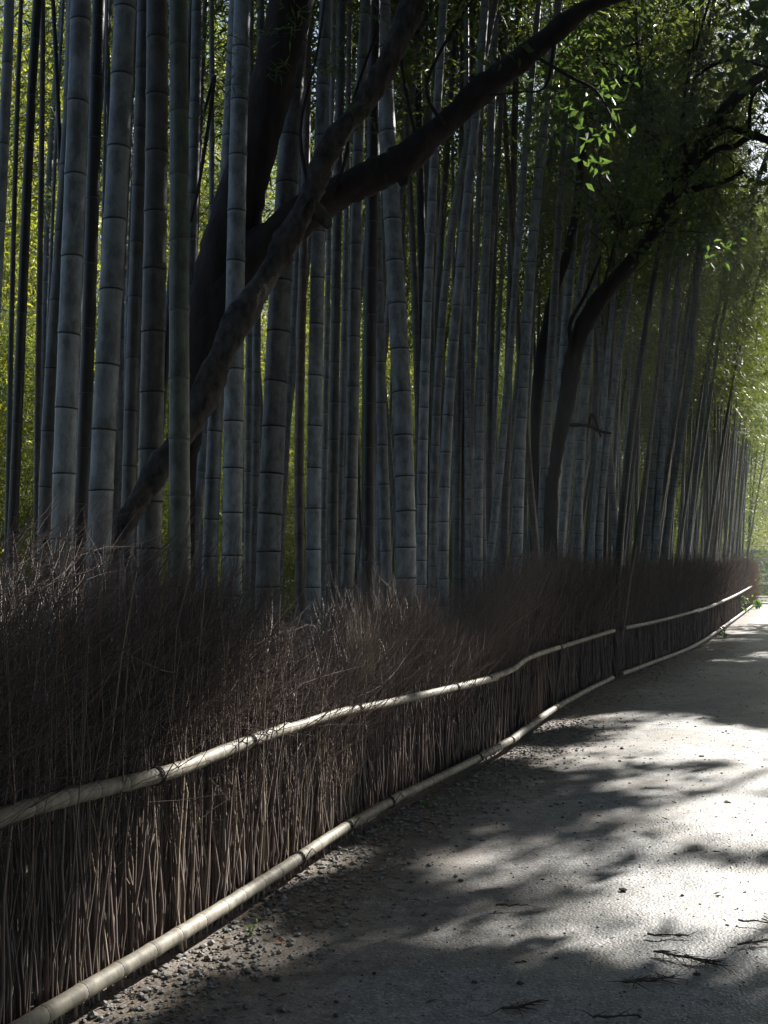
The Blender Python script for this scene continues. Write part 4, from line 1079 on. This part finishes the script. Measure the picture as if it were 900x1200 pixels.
# ------------------------------------------------------------------ pebbles and litter on the path
def on_path(s, off):
    q = smooth_plan(s) - FN * np.asarray(off)[:, None]
    return q, path_z(q[:, 0], q[:, 1], np.asarray(off))
OCT = np.array([[1, 0, 0], [-1, 0, 0], [0, 1, 0], [0, -1, 0], [0, 0, 1], [0, 0, -1], [.62, .62, .5], [-.62, .62, .5], [-.62, -.62, .5], [.62, -.62, .5]])
OF = np.array([[6, 4, 9], [6, 7, 4], [7, 8, 4], [8, 9, 4], [0, 6, 9], [2, 7, 6], [1, 8, 7], [3, 9, 8], [0, 2, 6], [2, 1, 7], [1, 3, 8], [3, 0, 9], [0, 5, 2], [2, 5, 1], [1, 5, 3], [3, 5, 0]])
def stones(name, label, q, z, size, mat, seed, flat=.6, smooth=False):
    g = np.random.default_rng(seed); n = len(q)
    sc = np.asarray(size)[:, None] * np.stack([g.uniform(.7, 1.3, n), g.uniform(.7, 1.3, n), g.uniform(.4, .8, n) * flat / .6], 1)
    a = g.random(n) * 6.283; ca, sa = np.cos(a), np.sin(a)
    v = OCT[None] * sc[:, None] * g.uniform(.8, 1.15, (n, len(OCT), 1))
    v = np.stack([v[..., 0] * ca[:, None] - v[..., 1] * sa[:, None], v[..., 0] * sa[:, None] + v[..., 1] * ca[:, None], v[..., 2]], -1)
    v = v + np.concatenate([q, (z + sc[:, 2] * .45)[:, None]], 1)[:, None]
    f = OF[None] + (np.arange(n) * len(OCT))[:, None, None]
    o = link(name, mesh_np(name, v.reshape(-1, 3), [f.reshape(-1, 3)], smooth=smooth), None, mat)
    return tag(o, label, 'pebbles', None, 'stuff')
g = np.random.default_rng(41)
n = 7000; s = 1.5 + 11.5 * g.random(n) ** 1.5; off = .10 + np.abs(g.normal(0, .26, n))
q, z = on_path(s, off); stones('pebbles', 'small grey pebbles scattered along the foot of the fence', q, z, .005 + .014 * g.random(n) ** 3, M_STONE, 1)
n = 9000; s = 2 + 12 * g.random(n) ** 1.3; off = g.uniform(.3, 4.4, n)
q, z = on_path(s, off); stones('grit', 'fine grit lying on the path', q, z,   .0022 + .005 * g.random(n) ** 3, M_STONE, 2, .5)
n = 2600; s = 2 + 24 * g.random(n) ** 1.2; off = g.uniform(.25, 4.4, n)
q, z = on_path(s, off); o = stones('litter', 'dark crumbs of litter scattered on the path', q, z, .004 + .011 * g.random(n) ** 4, M_CLOD, 3, .5)
n = 4500; s = 1.5 + 22 * g.random(n) ** 1.2; off = np.where(g.random(n) < .82, .06 + np.abs(g.normal(0, .32, n)), g.uniform(.4, 4.2, n))
q, z = on_path(s, off)
me = leaf_mesh('dead_leaves', np.concatenate([q, (z + .004)[:, None]], 1), np.stack([g.normal(size=n), g.normal(size=n), g.normal(size=n) * .15], 1), g.uniform(.015, .06, n), g.uniform(.004, .011, n), 8, 0)
M_DRY = m_leaf('dry_bamboo_leaf', (0.09, 0.065, 0.045), (0.24, 0.18, 0.12), (0.12, 0.1, 0.06), (0.2, 0.17, 0.1), 0.2)
o = link('dead_leaves', me, None, M_DRY); tag(o, 'dry narrow bamboo leaves lying along the foot of the fence', 'leaves', None, 'stuff')

def ground_at(x, y):
    d = ray(x, y); t = (.02 - CAM_H) / d[2]; return np.array([d[0] * t, d[1] * t, .02])
for i, (x, y, sz) in enumerate(((635, 1024, .016), (858, 1019, .02), (237, 1045, .012), (335, 1104, .03), (610, 848, .02), (438, 886, .014), (545, 998, .014), (318, 1060, .018), (395, 1068, .015), (880, 1108, .026))):
    p = ground_at(x, y)
    gg = np.random.default_rng(70 + i)
    o = link('fallen_leaf', leaf_mesh('fallen_leaf', np.array([[0, 0, .006]]), np.array([[*gg.normal(size=2), .12]]), [sz * 1.5], [sz], 70 + i, 0), None, M_ORANGE, p)
    tag(o, 'single small orange brown leaf fallen on the gravel', 'leaf', 'orange leaves fallen on the path')
def frond(x, y, ln, n, label, seed, ang):
    p = ground_at(x, y); g = np.random.default_rng(seed)
    main = np.stack([np.linspace(-.5, .5, 8) * ln * math.cos(ang), np.linspace(-.5, .5, 8) * ln * math.sin(ang), .012 + .006 * g.random(8)], 1) + g.normal(size=(8, 3)) * [.006, .006, .001]
    i = g.integers(0, 7, n)
    P, R = twigs_from(main[i], np.stack([math.cos(ang) + g.normal(size=n) * .8, math.sin(ang) + g.normal(size=n) * .8, g.normal(size=n) * .06], 1), g.uniform(.04, .16, n) * ln / .4 * 1.3, np.full(n, .0022), n=4, seed=seed, curl=.2)
    P[..., 2] = np.clip(P[..., 2], .006, .03)
    v, f, A = joined([(main[None], np.linspace(.005, .002, 8)[None], 5), (P, R, 4)])
    o = link('fallen_twig', mesh_np('fallen_twig', v, f, attrs={'rnd': A}), None, M_CLOD, p)
    tag(o, label, 'twig')
frond(805, 1126, .26, 70, 'dark feathery dead frond lying on the bright gravel', 1, -.5)
frond(888, 1107, .2, 24, 'dark twig with a brown leaf at the sunlit path edge', 2, .35)
frond(785, 1100, .16, 10, 'short dark twig just above the feathery dead frond', 3, -.05)
frond(762, 1153, .2, 40, 'ragged dark dead frond in half shade below the feathery frond', 4, .3)
frond(615, 1182, .2, 30, 'dead frond in the deep shade at the bottom of the path', 5, .5)
frond(885, 1084, .14, 5, 'thin forked dark twig above the twig with a brown leaf', 6, -.2)
frond(600, 1064, .14, 4, 'small straight twig lying in the middle of the path', 7, .05)
frond(720, 1196, .16, 12, 'dark twig lying lowest on the path', 8, .2)
for i, (x, y, sz, lb) in enumerate(((730, 1044, .024, 'dark square bark chip alone on the bright gravel'), (852, 941, .03, 'curled dark bark chip on the bright upper patch of path'), (744, 976, .02, 'black bark chip near the middle of the path'), (822, 887, .03, 'dark stone on the brightest far patch of path'), (726, 944, .026, 'dark chip among crumbs in the middle shade'), (556, 1152, .018, 'dark chip in the shade at the near left of the path'))):
    p = ground_at(x, y); gg = np.random.default_rng(i)
    v = OCT * np.array([1, .8, .4]) * sz * gg.uniform(.7, 1.2, (len(OCT), 1)); v[:, 2] += sz * .2
    o = link('bark_chip', mesh_np('bark_chip', v, [OF], smooth=False), None, M_CLOD, p); o.rotation_euler[2] = i
    tag(o, lb, 'chip')

# ------------------------------------------------------------------ thin summer haze under the trees
HM, hnt, hout = new_mat('haze_air')
pv_ = hnt.nodes.new('ShaderNodeVolumePrincipled')
pv_.inputs['Color'].default_value = (0.86, 0.92, 1.0, 1)
pv_.inputs['Density'].default_value = 0.0011
pv_.inputs['Anisotropy'].default_value = 0.3
hnt.links.new(pv_.outputs[0], hout.inputs['Volume'])
hz = box('haze', (10, 60, 14.0), (260, 260, 31.0), None, HM, 0, 0)
hz['kind'] = 'stuff'
